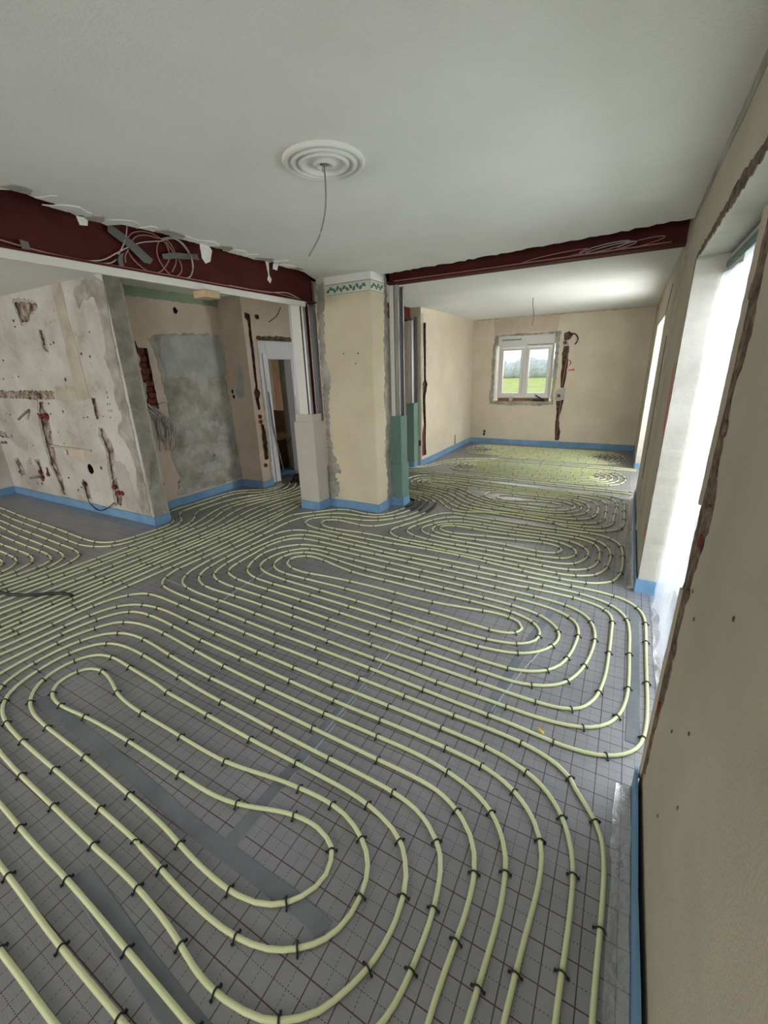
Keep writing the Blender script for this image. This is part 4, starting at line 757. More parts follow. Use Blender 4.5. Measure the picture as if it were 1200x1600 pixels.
# bricks laid bare in the niche
bmb = bmesh.new(); box(bmb, -0.03, 0.03, -0.055, 0.055, -0.030, 0.030, 0, 0.006)
brick_me = finish(bmb, 'brick_source', 'brick')
brick_mesh = brick_me.data
bpy.data.objects.remove(brick_me, do_unlink=True)
brick_mesh.name = 'brick'
for c in range(11):
    z = 1.31 + c * 0.071
    yr = 3.375 - (z - 1.27) * 0.10
    for q in range(2):
        y = yr - 0.06 - q * 0.125 - (0.03 if c % 2 else 0)
        if z > 1.95 and q == 0:
            continue
        b = link('brick', brick_mesh, wall_recess, (-5.165 + 0.008 * ((c * 7 + q * 3) % 5) / 4, y + 0.045, z))
patch('mortar_smear', [(3.17, 1.72), (3.25, 1.74), (3.27, 1.90), (3.20, 1.98), (3.15, 1.88)], 'x', -5.14, 0.012, 'cement_pale', wall_recess, 31, 0.012, 0.03)
patch('mortar_smear', [(3.19, 1.36), (3.26, 1.42), (3.28, 1.60), (3.18, 1.64), (3.16, 1.48)], 'x', -5.14, 0.012, 'cement_pale', wall_recess, 32, 0.012, 0.03)

# ------------------------------------------------------------------ wall with the hall doorway
bm = bmesh.new(); box(bm, -5.12, -4.68, 4.54, 6.95, -0.1, ZT, 0)
bc = bmesh.new()
prism(bc, ragged([(4.765, -0.3), (5.64, -0.3), (5.64, 2.13), (4.765, 2.13)], 0.05, 0.008, 3), 'x', -5.5, -4.4, 1)
for i, k in enumerate(('j1', 'j2', 'j3')):
    prism(bc, ragged(TR[k], 0.04, 0.006, i), 'x', -4.72, -4.5, 2)
wall_doorway = tag(carve(bm, bc, 'wall_doorway', ['tan', 'reveal', 'raw']), kind='structure')
bm = bmesh.new()
for x, z in TR['s_holes']:
    prism(bm, ellipse(x, z, 0.022, 0.03), 'y', 4.541, 4.537)
finish(bm, 'socket_hole', 'hole', wall_doorway)
patch('plaster_patch', TR['S_patch'], 'y', 4.54, -0.004, 'cement_pale', wall_doorway, 3, 0.01)
patch('bare_lintel', [(4.74, 2.125), (5.66, 2.125), (5.66, 2.165), (5.2, 2.18), (4.76, 2.17)], 'x', -4.68, 0.004, 'raw', wall_doorway, 4, 0.01)
patch('bare_masonry_edge', [(4.715, 0.1), (4.762, 0.1), (4.762, 2.13), (4.745, 2.13), (4.73, 1.2)], 'x', -4.68, 0.004, 'stripe', wall_doorway, 5, 0.01)

# hall beyond the doorway
tag(box_obj('wall_hall', -7.2, -6.9, 4.3, 8.2, -0.1, ZT, 'hall_wood'), kind='structure')
bm = bmesh.new(); box(bm, -6.95, -3.40, 6.95, 7.15, -0.1, ZT)
bc = bmesh.new(); box(bc, -6.7, -5.3, 6.8, 7.4, 0.9, 2.4)  # added unseen opening that lets sky light into the hall
wall_corridor = tag(carve(bm, bc, 'wall_corridor', ['tan']), kind='structure')
bm = bmesh.new(); box(bm, -6.95, -5.46, 4.34, 4.54, -0.1, ZT)
tag(finish(bm, 'wall_hall_side', 'tan'), kind='structure')

# back wall behind the camera, with the kitchen window and an added unseen opening for fill light
bm = bmesh.new(); box(bm, -8.6, 0.6, YB - 0.3, YB, -0.1, ZT)
bc = bmesh.new(); box(bc, -7.6, -4.8, YB - 0.6, YB + 0.3, 0.6, 2.35); box(bc, -2.5, -0.1, YB - 0.6, YB + 0.3, 0.6, 2.35)
tag(carve(bm, bc, 'wall_back', ['kitchen']), kind='structure')

# ------------------------------------------------------------------ pillar
pillar = empty('pillar', (-2.85, 4.4, 0))
tag(pillar, 'cream papered masonry pillar with green leaf border at the top', 'pillar')


def under(o, p):
    """parent while keeping the world-space mesh coordinates"""
    o.parent = p
    o.matrix_parent_inverse = Matrix.Translation(p.location).inverted()
    return o


bm = bmesh.new(); box(bm, -3.20, -2.49, 4.25, 4.60, 0, ZC + 0.02, 0, 0.012)
under(finish(bm, 'shaft', 'pillar'), pillar)
under(patch('bare_cement', [(max(x, -3.197), min(max(z, 0.08), 2.6)) for x, z in TR['P_cement']], 'y', 4.25, -0.005, 'cement', None, 2, 0.02, 0.025), pillar)
under(patch('bare_cement', [(4.47, 0.08), (4.60, 0.08), (4.60, 2.62), (4.55, 2.62), (4.53, 2.2), (4.50, 1.9), (4.515, 1.6), (4.47, 1.35), (4.51, 1.1), (4.455, 0.75), (4.50, 0.4)], 'x', -2.49, 0.004, 'cement', None, 3, 0.02, 0.025), pillar)
under(patch('white_top_band', [(-3.08, 2.568), (-2.492, 2.568), (-2.492, ZC), (-3.08, ZC)], 'y', 4.25, -0.002, 'ceiling', None, 1, 0.0), pillar)
under(patch('white_top_band', [(4.25, 2.568), (4.54, 2.568), (4.54, ZC), (4.25, ZC)], 'x', -2.49, 0.002, 'ceiling', None, 1, 0.0), pillar)
BZ0, BZ1 = 2.455, 2.565
for nm, ax, d, s, u0, u1 in (('border_band', 'y', 4.25, -1, -3.06, -2.50), ('border_band', 'x', -2.49, 1, 4.25, 4.53)):
    under(patch(nm, [(u0, BZ0), (u1, BZ0), (u1, BZ1), (u0, BZ1)], ax, d, 0.002 * s, 'border', None, 1, 0.0), pillar)
    bm = bmesh.new()
    dd = d + 0.002 * s
    d2 = dd + 0.0012 * s
    for z in (BZ0 + 0.004, BZ1 - 0.006):
        prism(bm, [(u0, z), (u1, z), (u1, z + 0.004), (u0, z + 0.004)], ax, dd, d2)
    u = u0 + 0.03
    k = 0
    while u < u1 - 0.03:
        zc = (BZ0 + BZ1) / 2 + (0.010 if k % 2 else -0.008)
        ang = (0.6, -0.5, 2.2, 1.1, -1.0)[k % 5]
        L, Wd = 0.030, 0.015
        ca, sa = math.cos(ang), math.sin(ang)
        leaf = [(-L, 0), (-L * 0.4, Wd), (L * 0.3, Wd * 0.9), (L, 0), (L * 0.3, -Wd * 0.9), (-L * 0.4, -Wd)]
        prism(bm, [(u + a * ca - b * sa, zc + a * sa + b * ca) for a, b in leaf], ax, dd, d2)
        stem = [(u - 0.02, zc - 0.02 + (0.035 if k % 2 else 0)), (u + 0.02, zc - 0.016 + (0.03 if k % 2 else 0)), (u + 0.02, zc - 0.013 + (0.03 if k % 2 else 0)), (u - 0.02, zc - 0.017 + (0.035 if k % 2 else 0))]
        prism(bm, stem, ax, dd, d2)
        u += 0.042
        k += 1
    under(finish(bm, 'leaf_print', 'green_print'), pillar)
bm = bmesh.new()
for x, z in TR['P_dots']:
    prism(bm, ellipse(x, z, 0.008, 0.008, 8), 'y', 4.251, 4.247)
under(finish(bm, 'plug_hole', 'hole'), pillar)

# ------------------------------------------------------------------ steel beams
def i_beam(name, along, a0, a1, c, half, z0, z1, label):
    """along: axis of the beam, c: web centre on the other axis, half: flange half width"""
    bm = bmesh.new()
    t = 0.014
    def bx(u0, u1, v0, v1):
        if along == 'y': box(bm, u0, u1, a0, a1, v0, v1, 0)
        else: box(bm, a0, a1, u0, u1, v0, v1, 0)
    bx(c - half, c + half, z0, z0 + t)
    bx(c - half, c + half, z1 - t, z1)
    bx(c - 0.008, c + 0.008, z0 + t, z1 - t)
    return tag(finish(bm, name, 'steel'), label, 'beam')


left_beam = i_beam('steel_beam', 'y', YB, 4.24, -3.26, 0.065, 2.395, 2.80, 'long dark red steel beam over the wide kitchen opening, cables taped to it')
i_beam('steel_beam', 'y', 4.72, 6.78, -3.26, 0.065, 2.395, 2.80, 'short dark red steel beam behind the pillar, beside the far room')
far_beam = i_beam('steel_beam', 'x', -2.48, XR, 4.66, 0.07, 2.56, 2.78, 'dark red steel beam spanning to the far room above the green boxed post')
bm = bmesh.new(); box(bm, -3.207, -3.187, YB, 4.03, 2.342, 2.3945, 0, 0.002)
tag(finish(bm, 'soffit_board', 'gyps_white'), 'long pale plasterboard strip fixed along the lower edge of the kitchen beam', 'plasterboard')
bm = bmesh.new(); box(bm, -3.46, -3.445, YB, 4.02, 2.40, 2.66, 0)
tag(finish(bm, 'beam_casing', 'gyps_white'), 'upright plasterboard casing on the kitchen side of the red beam', 'plasterboard')
bm = bmesh.new(); box(bm, -3.27, -3.13, 2.66, 2.82, 2.285, 2.340, 0, 0.004)
tag(finish(bm, 'timber_block', 'wood'), 'short pale timber offcut wedged under the kitchen beam', 'timber')

# cables and tape on the left beam
XB = -3.235
coil = empty('cable_coil', (XB, 2.35, 2.5))
tag(coil, 'coiled pinkish and white cables taped to the red kitchen beam', 'cable')
cm = ['cable_pink', 'cable_pink', 'cable_white', 'cable_white', 'cable_pink', 'cable_pink', 'cable_pink', 'cable_white', 'cable_white', 'cable_white']
for i in range(10):
    pts = [(XB + 0.012 + 0.005 * (i % 4), y, max(z, 2.412)) for y, z in TR['bc%d' % i]]
    if i == 9:
        continue
    under(tube_obj('cable', pts, 0.0042, cm[i], None, 6, 0.02), coil)
lead = empty('cable', (XB, 1.0, 2.42))
tag(lead, 'thin cable running along the lower edge of the red kitchen beam', 'cable')
under(tube_obj('cable_run', [(XB + 0.02, -2.5, 2.415), (XB + 0.02, 0.2, 2.50), (XB + 0.02, 1.1, 2.47), (XB + 0.02, 1.40, 2.435), (XB + 0.024, 1.6, 2.414), (XB + 0.03, 2.4, 2.414), (XB + 0.03, 3.2, 2.416), (XB + 0.02, 3.6, 2.43), (XB + 0.025, 3.9, 2.415)], 0.005, 'cable_pink', None, 6, 0.05), lead)
under(tube_obj('cable_run', [(XB + 0.03, 3.0, 2.418), (XB + 0.02, 3.5, 2.425), (XB + 0.02, 3.8, 2.45), (XB + 0.03, 4.0, 2.40), (XB + 0.05, 4.06, 2.38)], 0.005, 'cable_white', None, 6, 0.05), lead)
tape_labels = ['long slanting grey tape strip holding the cable coil on the beam', 'horizontal grey tape strip across the cable coil on the beam', 'small grey tape piece at the left end of the kitchen beam', 'crumpled grey tape piece left of the cable coil on the beam']
for i in range(4):
    pts = [(y, max(z, 2.412)) for y, z in TR['beamtape%d' % (i + 1)]]
    o = patch('duct_tape', pts, 'x', XB + 0.026, 0.004, 'duct', None, i, 0.003)
    tag(o, tape_labels[i], 'tape', 'grey tape pieces on the beam')
fl_labels = ['broad torn paper flap hanging from the ceiling right of the cable coil', 'long thin torn paper flap hanging over the beam near the pillar', 'short torn paper flap hanging beside the long thin one', 'pointed torn paper flap hanging from the ceiling left of the cable coil']
for i in range(4):
    src = TR['flap%d' % (i + 1)]
    k = (3.03 / 3.235)                     # the flaps hang from the ceiling edge, in front of the beam
    pts = [(y * k, EYE + (z - EYE) * k) for y, z in src]
    bm = bmesh.new()
    prism(bm, ragged(pts, 0.03, 0.003, i), 'x', -3.032, -3.030)
    zt = max(p[1] for p in pts)
    for v in bm.verts:
        v.co.x += 0.10 * max(0.0, zt - v.co.z) ** 1.2 * math.sin(8 * v.co.y + i)
        v.co.z = min(v.co.z, ZC + 0.001)
    tri(bm)
    tag(finish(bm, 'paper_flap', 'paper'), fl_labels[i], 'paper flap', 'torn paper along the ceiling edge')

# cable loops tucked above the far beam's lower flange
fc = empty('cable_coil', (-0.6, 4.6, 2.6))
tag(fc, 'flat loops of thin cable lying on the far red beam', 'cable')
for i, (x0, x1, zz, mname) in enumerate(((-1.05, -0.45, 2.60, 'cable_pink'), (-0.55, -0.15, 2.62, 'cable_white'), (-0.50, -0.10, 2.605, 'cable_white'), (-0.25, 0.10, 2.615, 'cable_pink'))):
    pts = []
    for k in range(17):
        a = 2 * math.pi * k / 16
        pts.append(((x0 + x1) / 2 + (x1 - x0) / 2 * math.cos(a), 4.615 + 0.01 * (i % 2), zz + 0.022 * math.sin(a) + 0.02 * math.cos(a)))
    under(tube_obj('cable', pts, 0.004, mname, None, 6, 0.03), fc)
under(tube_obj('cable_run', [(-2.40, 4.60, 2.582), (-1.6, 4.605, 2.58), (-0.6, 4.60, 2.582), (0.15, 4.60, 2.585)], 0.006, 'cable_pink', None, 6, 0.1), fc)

# ------------------------------------------------------------------ boxed steel posts
def c_profile(bm, x0, x1, y0, y1, z0, z1, open_side, mi=0):
    """thin galvanised channel"""
    t = 0.003
    if open_side in ('+x', '-x'):
        xs = (x0, x0 + t) if open_side == '+x' else (x1 - t, x1)
        box(bm, xs[0], xs[1], y0, y1, z0, z1, mi)
        box(bm, x0, x1, y0, y0 + t, z0, z1, mi)
        box(bm, x0, x1, y1 - t, y1, z0, z1, mi)
    else:
        ys = (y0, y0 + t) if open_side == '+y' else (y1 - t, y1)
        box(bm, x0, x1, ys[0], ys[1], z0, z1, mi)
        box(bm, x0, x0 + t, y0, y1, z0, z1, mi)
        box(bm, x1 - t, x1, y0, y1, z0, z1, mi)


def post_steel(bm, cx, cy, z1):
    h, f, t = 0.05, 0.035, 0.012
    box(bm, cx - f, cx + f, cy - h, cy - h + t, 0, z1)
    box(bm, cx - f, cx + f, cy + h - t, cy + h, 0, z1)
    box(bm, cx - 0.004, cx + 0.004, cy - h + t, cy + h - t, 0, z1)


def screws(bm, pts, axis, d, s):
    for u, v in pts:
        prism(bm, ellipse(u, v, 0.004, 0.004, 6), axis, d, d + 0.0015 * s)


# beige post at the left of the pillar
bp = empty('boxed_post', (-3.4, 4.19, 0))
tag(bp, 'steel post left of the pillar, boxed below in beige plasterboard, metal studs bare above', 'post')
bm = bmesh.new(); post_steel(bm, -3.36, 4.19, 2.394); under(finish(bm, 'steel_core', 'steel'), bp)
HB = 1.10
under(box_obj('board', -3.505, -3.235, 4.035, 4.048, 0.0, HB, 'gyps', None, 0.001), bp)
under(box_obj('board', -3.235, -3.222, 4.035, 4.245, 0.0, HB, 'gyps', None, 0.001), bp)
under(box_obj('board', -3.518, -3.506, 4.035, 4.34, 0.0, HB, 'gyps', None, 0.001), bp)
under(box_obj('inner_board', -3.495, -3.240, 4.049, 4.060, 0.0, HB + 0.09, 'gyps', None, 0.001), bp)
under(box_obj('inner_board', -3.247, -3.236, 4.06, 4.245, 0.0, HB + 0.09, 'gyps', None, 0.001), bp)
under(box_obj('board', -3.43, -3.305, 4.062, 4.074, HB, 2.392, 'gyps_white', None, 0.001), bp)
bm = bmesh.new(); c_profile(bm, -3.285, -3.25, 4.062, 4.095, 0.02, 2.392, '+y'); under(finish(bm, 'metal_stud', 'zinc'), bp)
bm = bmesh.new(); c_profile(bm, -3.48, -3.438, 4.085, 4.13, 0.02, 2.392, '-x'); under(finish(bm, 'metal_stud', 'zinc'), bp)
bm = bmesh.new(); c_profile(bm, -3.29, -3.225, 4.215, 4.248, 0.02, 2.62, '-y'); under(finish(bm, 'metal_stud', 'zinc'), bp)
bm = bmesh.new()
screws(bm, [(-3.48 + 0.115 * i, 0.12 + 0.16 * j) for i in (0, 1, 2) for j in range(7)], 'y', 4.035, -1)
screws(bm, [(4.06 + 0.16 * i, 0.12 + 0.16 * j) for i in (0, 1) for j in range(7)], 'x', -3.222, 1)
tag(under(finish(bm, 'screw_heads', 'stripe'), bp), kind='stuff')

# green post at the right of the pillar
gp = empty('boxed_post', (-2.42, 4.68, 0))
tag(gp, 'steel post right of the pillar, boxed below in green plasterboard', 'post')
bm = bmesh.new(); post_steel(bm, -2.455, 4.70, 2.56); under(finish(bm, 'steel_core', 'steel'), gp)
under(box_obj('board', -2.487, -2.352, 4.605, 4.617, 0.0, 0.54, 'gyps_green', None, 0.001), gp)
under(box_obj('board', -2.352, -2.340, 4.605, 4.80, 0.0, 0.54, 'gyps_green', None, 0.001), gp)
under(box_obj('inner_board', -2.484, -2.360, 4.618, 4.630, 0.0, 1.13, 'gyps_green', None, 0.001), gp)
under(box_obj('inner_board', -2.365, -2.353, 4.618, 4.79, 0.0, 1.13, 'gyps_green', None, 0.001), gp)
under(box_obj('board', -2.480, -2.425, 4.632, 4.644, 1.13, 2.55, 'gyps_white', None, 0.001), gp)
bm = bmesh.new(); c_profile(bm, -2.418, -2.370, 4.632, 4.662, 0.02, 2.55, '+y'); under(finish(bm, 'metal_stud', 'zinc'), gp)
bm = bmesh.new(); c_profile(bm, -2.418, -2.370, 4.755, 4.785, 0.02, 2.55, '-y'); under(finish(bm, 'metal_stud', 'zinc'), gp)

# second green post at the start of the far room's left wall
g2 = empty('boxed_post', (-3.19, 6.72, 0))
tag(g2, 'steel post at the start of the far left wall, boxed below in dark green plasterboard', 'post')
bm = bmesh.new(); post_steel(bm, -3.20, 6.72, 2.395); under(finish(bm, 'steel_core', 'steel'), g2)
under(box_obj('board', -3.26, -3.135, 6.63, 6.642, 0.0, 1.11, 'gyps_green', None, 0.001), g2)
under(box_obj('board', -3.135, -3.123, 6.63, 6.80, 0.0, 1.11, 'gyps_green', None, 0.001), g2)
under(box_obj('board', -3.235, -3.17, 6.645, 6.657, 1.11, 2.39, 'gyps', None, 0.001), g2)
bm = bmesh.new(); c_profile(bm, -3.165, -3.130, 6.645, 6.675, 0.02, 2.39, '+y'); under(finish(bm, 'metal_stud', 'zinc'), g2)
bm = bmesh.new(); c_profile(bm, -3.165, -3.130, 6.765, 6.795, 0.02, 2.45, '-y'); under(finish(bm, 'metal_stud', 'zinc'), g2)

# ------------------------------------------------------------------ edge foam strips
def foam(name, x0, y0, x1, y1, side, label, h=0.105, t=0.010):
    """strip along a wall foot from (x0,y0) to (x1,y1), side = unit offset into the room"""
    d = Vector((x1 - x0, y1 - y0, 0)); L = d.length; d.normalize()
    n = max(2, int(L / 0.25))
    bm = bmesh.new()
    rnd = random.Random(int(abs(x0 * 100 + y0 * 37)))
    rows = []
    for i in range(n + 1):
        p = Vector((x0, y0, 0)) + d * (L * i / n)
        lean = rnd.uniform(0.0, 0.006) if 0 < i < n else 0
        hh = h + rnd.uniform(-0.004, 0.004)
        s = Vector((side[0], side[1], 0))
        rows.append([bm.verts.new(p + s * 0.001), bm.verts.new(p + s * (0.001 + lean) + Vector((0, 0, hh))),
                     bm.verts.new(p + s * (t + lean) + Vector((0, 0, hh))), bm.verts.new(p + s * t)])
    for a, b in zip(rows, rows[1:]):
        for k in range(4):
            bm.faces.new((a[k], a[(k + 1) % 4], b[(k + 1) % 4], b[k]))
    bm.faces.new(rows[0]); bm.faces.new(list(reversed(rows[-1])))
    o = finish(bm, name, 'foam')
    return tag(o, label, 'foam strip')


FO = 'edge_foam_strip'
foam(FO, -3.06, 9.554, 0.26, 9.554, (0, -1), 'blue foam strip along the foot of the far window wall')
foam(FO, -3.068, 6.81, -3.068, 9.54, (1, 0), 'blue foam strip along the foot of the far room left wall')
foam(FO, -8.23, 2.764, -4.675, 2.764, (0, -1), 'blue foam strip along the foot of the battered kitchen wall')
foam(FO, -4.672, 2.765, -4.672, 2.955, (1, 0), 'short blue foam strip around the end of the kitchen wall')
foam(FO, -8.238, -3.1, -8.238, 2.75, (1, 0), 'blue foam strip along the left wall at the photo edge')
foam(FO, -5.118, 2.96, -5.118, 4.53, (1, 0), 'blue foam strip under the grey cement patch of the recess wall')
foam(FO, -5.11, 4.538, -4.69, 4.538, (0, -1), 'short blue foam strip in the recess corner before the doorway')
foam(FO, -4.678, 4.55, -4.678, 4.76, (1, 0), 'short blue foam strip on the doorway jamb')
foam(FO, -3.515, 4.034, -3.222, 4.034, (0, -1), 'blue foam strip at the front foot of the beige boxed post')
foam(FO, -3.221, 4.035, -3.221, 4.248, (1, 0), 'blue foam strip at the side foot of the beige boxed post')
foam(FO, -3.22, 4.249, -2.487, 4.249, (0, -1), 'blue foam strip at the front foot of the cream pillar')
foam(FO, -2.489, 4.25, -2.489, 4.60, (1, 0), 'blue foam strip at the right foot of the cream pillar')
foam(FO, -2.487, 4.603, -2.34, 4.603, (0, -1), 'blue foam strip at the front foot of the green boxed post')
foam(FO, -2.339, 4.605, -2.339, 4.80, (1, 0), 'blue foam strip at the side foot of the green boxed post')
foam(FO, -3.26, 6.628, -3.122, 6.628, (0, -1), 'blue foam strip at the front of the second green post')
foam(FO, -3.121, 6.63, -3.121, 6.80, (1, 0), 'blue foam strip at the side of the second green post')
foam(FO, XR - 0.014, YB + 0.05, XR - 0.014, 1.62, (-1, 0), 'blue foam strip along the nearest right wall', 0.11)
foam(FO, XR - 0.004, 3.43, XR - 0.004, 6.08, (-1, 0), 'blue foam strip along the pier between the garden openings', 0.11)
foam(FO, XR - 0.002, 7.87, XR - 0.002, 9.53, (-1, 0), 'blue foam strip along the right wall beyond the far opening')
foam(FO, XR - 0.01, 3.432, 0.42, 3.432, (0, -1), 'blue foam strip across the garden door reveal', 0.11)
foam(FO, XR, 7.86, 0.42, 7.86, (0, -1), 'blue foam strip across the far opening reveal')


# crumpled clear flap of the foam strips
def crumple(name, x0, x1, y0, y1, label, nx=6, ny=60, amp=0.012, rise=0.03):
    bm = bmesh.new()
    g = []
    for j in range(ny + 1):
        row = []
        for i in range(nx + 1):
            x = x0 + (x1 - x0) * i / nx; y = y0 + (y1 - y0) * j / ny
            k = i / nx
            z = 0.006 + amp * abs(noise.noise(Vector((x * 22, y * 13, 3)))) + rise * max(0, k - 0.6) ** 1.3
            x += (1 - k) * 0.03 * noise.noise(Vector((0, y * 2.1, 4))) + 0.008 * noise.noise(Vector((x * 9, y * 9, 7)))
            row.append(bm.verts.new((x, y, z)))
        g.append(row)
    for j in range(ny):
        for i in range(nx):
            f = bm.faces.new((g[j][i], g[j][i + 1], g[j + 1][i + 1], g[j + 1][i])); f.smooth = True
    return tag(finish(bm, name, 'clear_film'), label, 'plastic film')


crumple('film_flap', 0.165, 0.225, -0.5, 1.60, 'crumpled clear film along the foot of the nearest right wall')
crumple('film_flap', 0.185, 0.238, 3.45, 6.05, 'crumpled clear film along the foot of the pier')
crumple('film_flap', 0.345, 0.385, 1.70, 3.38, 'crumpled clear film at the garden door threshold', amp=0.02)

# ------------------------------------------------------------------ garden door covered with white film
win1 = empty('window_1', (0.45, 2.5, 0))
tag(win1, kind='structure')
bm = bmesh.new()
for y0, y1, z0, z1 in ((1.50, 1.60, 0, 2.3), (3.43, 3.53, 0, 2.3), (2.47, 2.56, 0, 2.3), (1.5, 3.53, 2.20, 2.3), (1.5, 3.53, 0.0, 0.08)):
    box(bm, 0.50, 0.57, y0, y1, z0, z1, 0, 0.004)
under(finish(bm, 'window_frame', 'white_pvc'), win1)
under(box_obj('shutter_box', 0.42, 0.56, 1.60, 3.43, 2.14, 2.26, 'white_pvc', None, 0.004), win1)
under(box_obj('seal_strip', 0.405, 0.42, 1.60, 3.43, 2.185, 2.215, 'gyps_green', None), win1)
bm = bmesh.new()
g = []
NY, NZ = 120, 24
for j in range(NZ + 1):
    row = []
    z = 0.02 + 2.13 * j / NZ
    for i in range(NY + 1):
        y = 1.61 + 1.81 * i / NY
        tz = (z / 2.15)
        x = 0.405 + 0.012 * math.sin(y * 9 + 0.6 * math.sin(z * 2)) + 0.010 * math.sin(y * 23 + z * 1.3) * (1 - 0.5 * tz) + 0.006 * noise.noise(Vector((y * 6, z * 2.5, 1)))
        x += -0.03 * (1 - tz) ** 2
        row.append(bm.verts.new((x, y, z)))
    g.append(row)
for j in range(NZ):
    for i in range(NY):
        f = bm.faces.new((g[j][i], g[j][i + 1], g[j + 1][i + 1], g[j + 1][i])); f.smooth = True
curtain = tag(finish(bm, 'protective_film', 'film'), 'white translucent protective film hanging over the garden door on the right', 'plastic film')

win2 = empty('window_2', (0.45, 7.0, 0))
tag(win2, kind='structure')
bm = bmesh.new()
for y0, y1, z0, z1 in ((6.05, 6.14, 0, 2.2), (7.82, 7.92, 0, 2.2), (6.95, 7.03, 0, 2.2), (6.05, 7.92, 2.08, 2.2), (6.05, 7.92, 0, 0.1)):
    box(bm, 0.50, 0.57, y0, y1, z0, z1, 0, 0.004)
under(finish(bm, 'window_frame', 'white_pvc'), win2)
bm = bmesh.new(); box(bm, 0.53, 0.536, 6.14, 6.95, 0.1, 2.08); under(finish(bm, 'pane', 'pane_milky'), win2)
bm = bmesh.new(); box(bm, 0.53, 0.536, 7.03, 7.82, 0.1, 2.08); under(finish(bm, 'pane', 'pane_milky'), win2)

# ------------------------------------------------------------------ far window
win3 = empty('window_3', (-1.98, 9.66, 0))
tag(win3, kind='structure')
WX0, WX1, WZ0, WZ1 = -2.52, -1.415, 0.985, 2.20
YW = 9.64


def frame_bars(bm, x0, x1, z0, z1, w, y0, y1):
    box(bm, x0, x0 + w, y0, y1, z0, z1, 0, 0.004)
    box(bm, x1 - w, x1, y0, y1, z0, z1, 0, 0.004)
    box(bm, x0 + w, x1 - w, y0, y1, z0, z0 + w, 0, 0.004)
    box(bm, x0 + w, x1 - w, y0, y1, z1 - w, z1, 0, 0.004)


bm = bmesh.new(); frame_bars(bm, WX0, WX1, WZ0, 2.05, 0.045, YW, YW + 0.07)
box(bm, (WX0 + WX1) / 2 - 0.03, (WX0 + WX1) / 2 + 0.03, YW, YW + 0.07, WZ0 + 0.045, 2.005, 0, 0.004)
under(finish(bm, 'window_frame', 'white_pvc'), win3)
under(box_obj('shutter_box', WX0 - 0.02, WX1 + 0.02, YW - 0.02, YW + 0.2, 2.05, 2.235, 'white_pvc', None, 0.005), win3)
under(box_obj('vent_slot', WX0 + 0.06, WX0 + 0.46, YW - 0.024, YW - 0.019, 2.145, 2.170, 'gyps_green'), win3)
under(box_obj('seal_strip', -1.95, WX1 - 0.02, YW - 0.004, YW + 0.0, 2.040, 2.052, 'hole'), win3)
for i, (x0, x1) in enumerate(((WX0 + 0.05, -2.0), (-1.935, WX1 - 0.05))):
    bm = bmesh.new(); frame_bars(bm, x0, x1, WZ0 + 0.05, 2.0, 0.055, YW - 0.015, YW + 0.05)
    s = under(finish(bm, 'sash', 'white_pvc'), win3)
    p = box_obj('pane', x0 + 0.05, x1 - 0.05, YW + 0.01, YW + 0.016, WZ0 + 0.10, 1.95, 'pane_milky' if i == 0 else 'pane')
    p.parent = s; p.matrix_parent_inverse = s.matrix_parent_inverse.copy()
under(box_obj('window_sill', FX0 + 0.01, FX1 - 0.01, 9.556, 9.70, FZ0 - 0.005, FZ0 + 0.012, 'cement', None, 0.002), win3)
under(box_obj('bottom_batten', WX0 + 0.02, WX1 - 0.02, YW + 0.01, YW + 0.06, FZ0 + 0.01, WZ0, 'hall_wood', None, 0.002), win3)
bm = bmesh.new(); box(bm, -2.24, -2.17, 9.57, 9.64, FZ0 + 0.014, FZ0 + 0.10, 0, 0.01)
tag(finish(bm, 'timber_block', 'gyps'), 'small pale block standing on the sill of the far window', 'block')
bm = bmesh.new(); box(bm, -1.75, -1.50, 9.57, 9.62, FZ0 + 0.014, FZ0 + 0.05, 0, 0.008)
tube(bm, [(-1.70, 9.60, FZ0 + 0.14), (-1.62, 9.60, FZ0 + 0.09), (-1.53, 9.60, FZ0 + 0.04)], 0.014, 6)
tag(finish(bm, 'sill_tool', 'cable_black'), 'dark tool with a slanting handle on the sill of the far window', 'tool')

# ------------------------------------------------------------------ garden seen through the windows
bm = bmesh.new(); box(bm, -40, 40, 9.95, 70, -0.5, -0.3); box(bm, 0.62, 40, -30, 9.95, -0.5, -0.3)
tag(finish(bm, 'lawn', 'lawn'), 'green lawn outside the far window', 'lawn', kind='stuff')
bm = bmesh.new()
for i in range(40):
    x = -38 + i * 1.5
    h = 2.6 + 1.0 * noise.noise(Vector((i * 0.7, 0, 0)))
    m4 = Matrix.Translation((x, 66 + 2 * noise.noise(Vector((i, 5, 0))), h * 0.4 - 0.3)) @ Matrix.Diagonal((1.4, 1.2, h * 0.6, 1))
    bmesh.ops.create_icosphere(bm, subdivisions=2, radius=1, matrix=m4)
for v in bm.verts:
    v.co += Vector((noise.noise(v.co * 2), noise.noise(v.co * 2 + Vector((9, 0, 0))), noise.noise(v.co * 2 + Vector((0, 9, 0))))) * 0.35
tag(finish(bm, 'hedge', 'hedge', None, True), 'grey green hedge far behind the lawn, haze painted into its pale colour', 'hedge', kind='stuff')

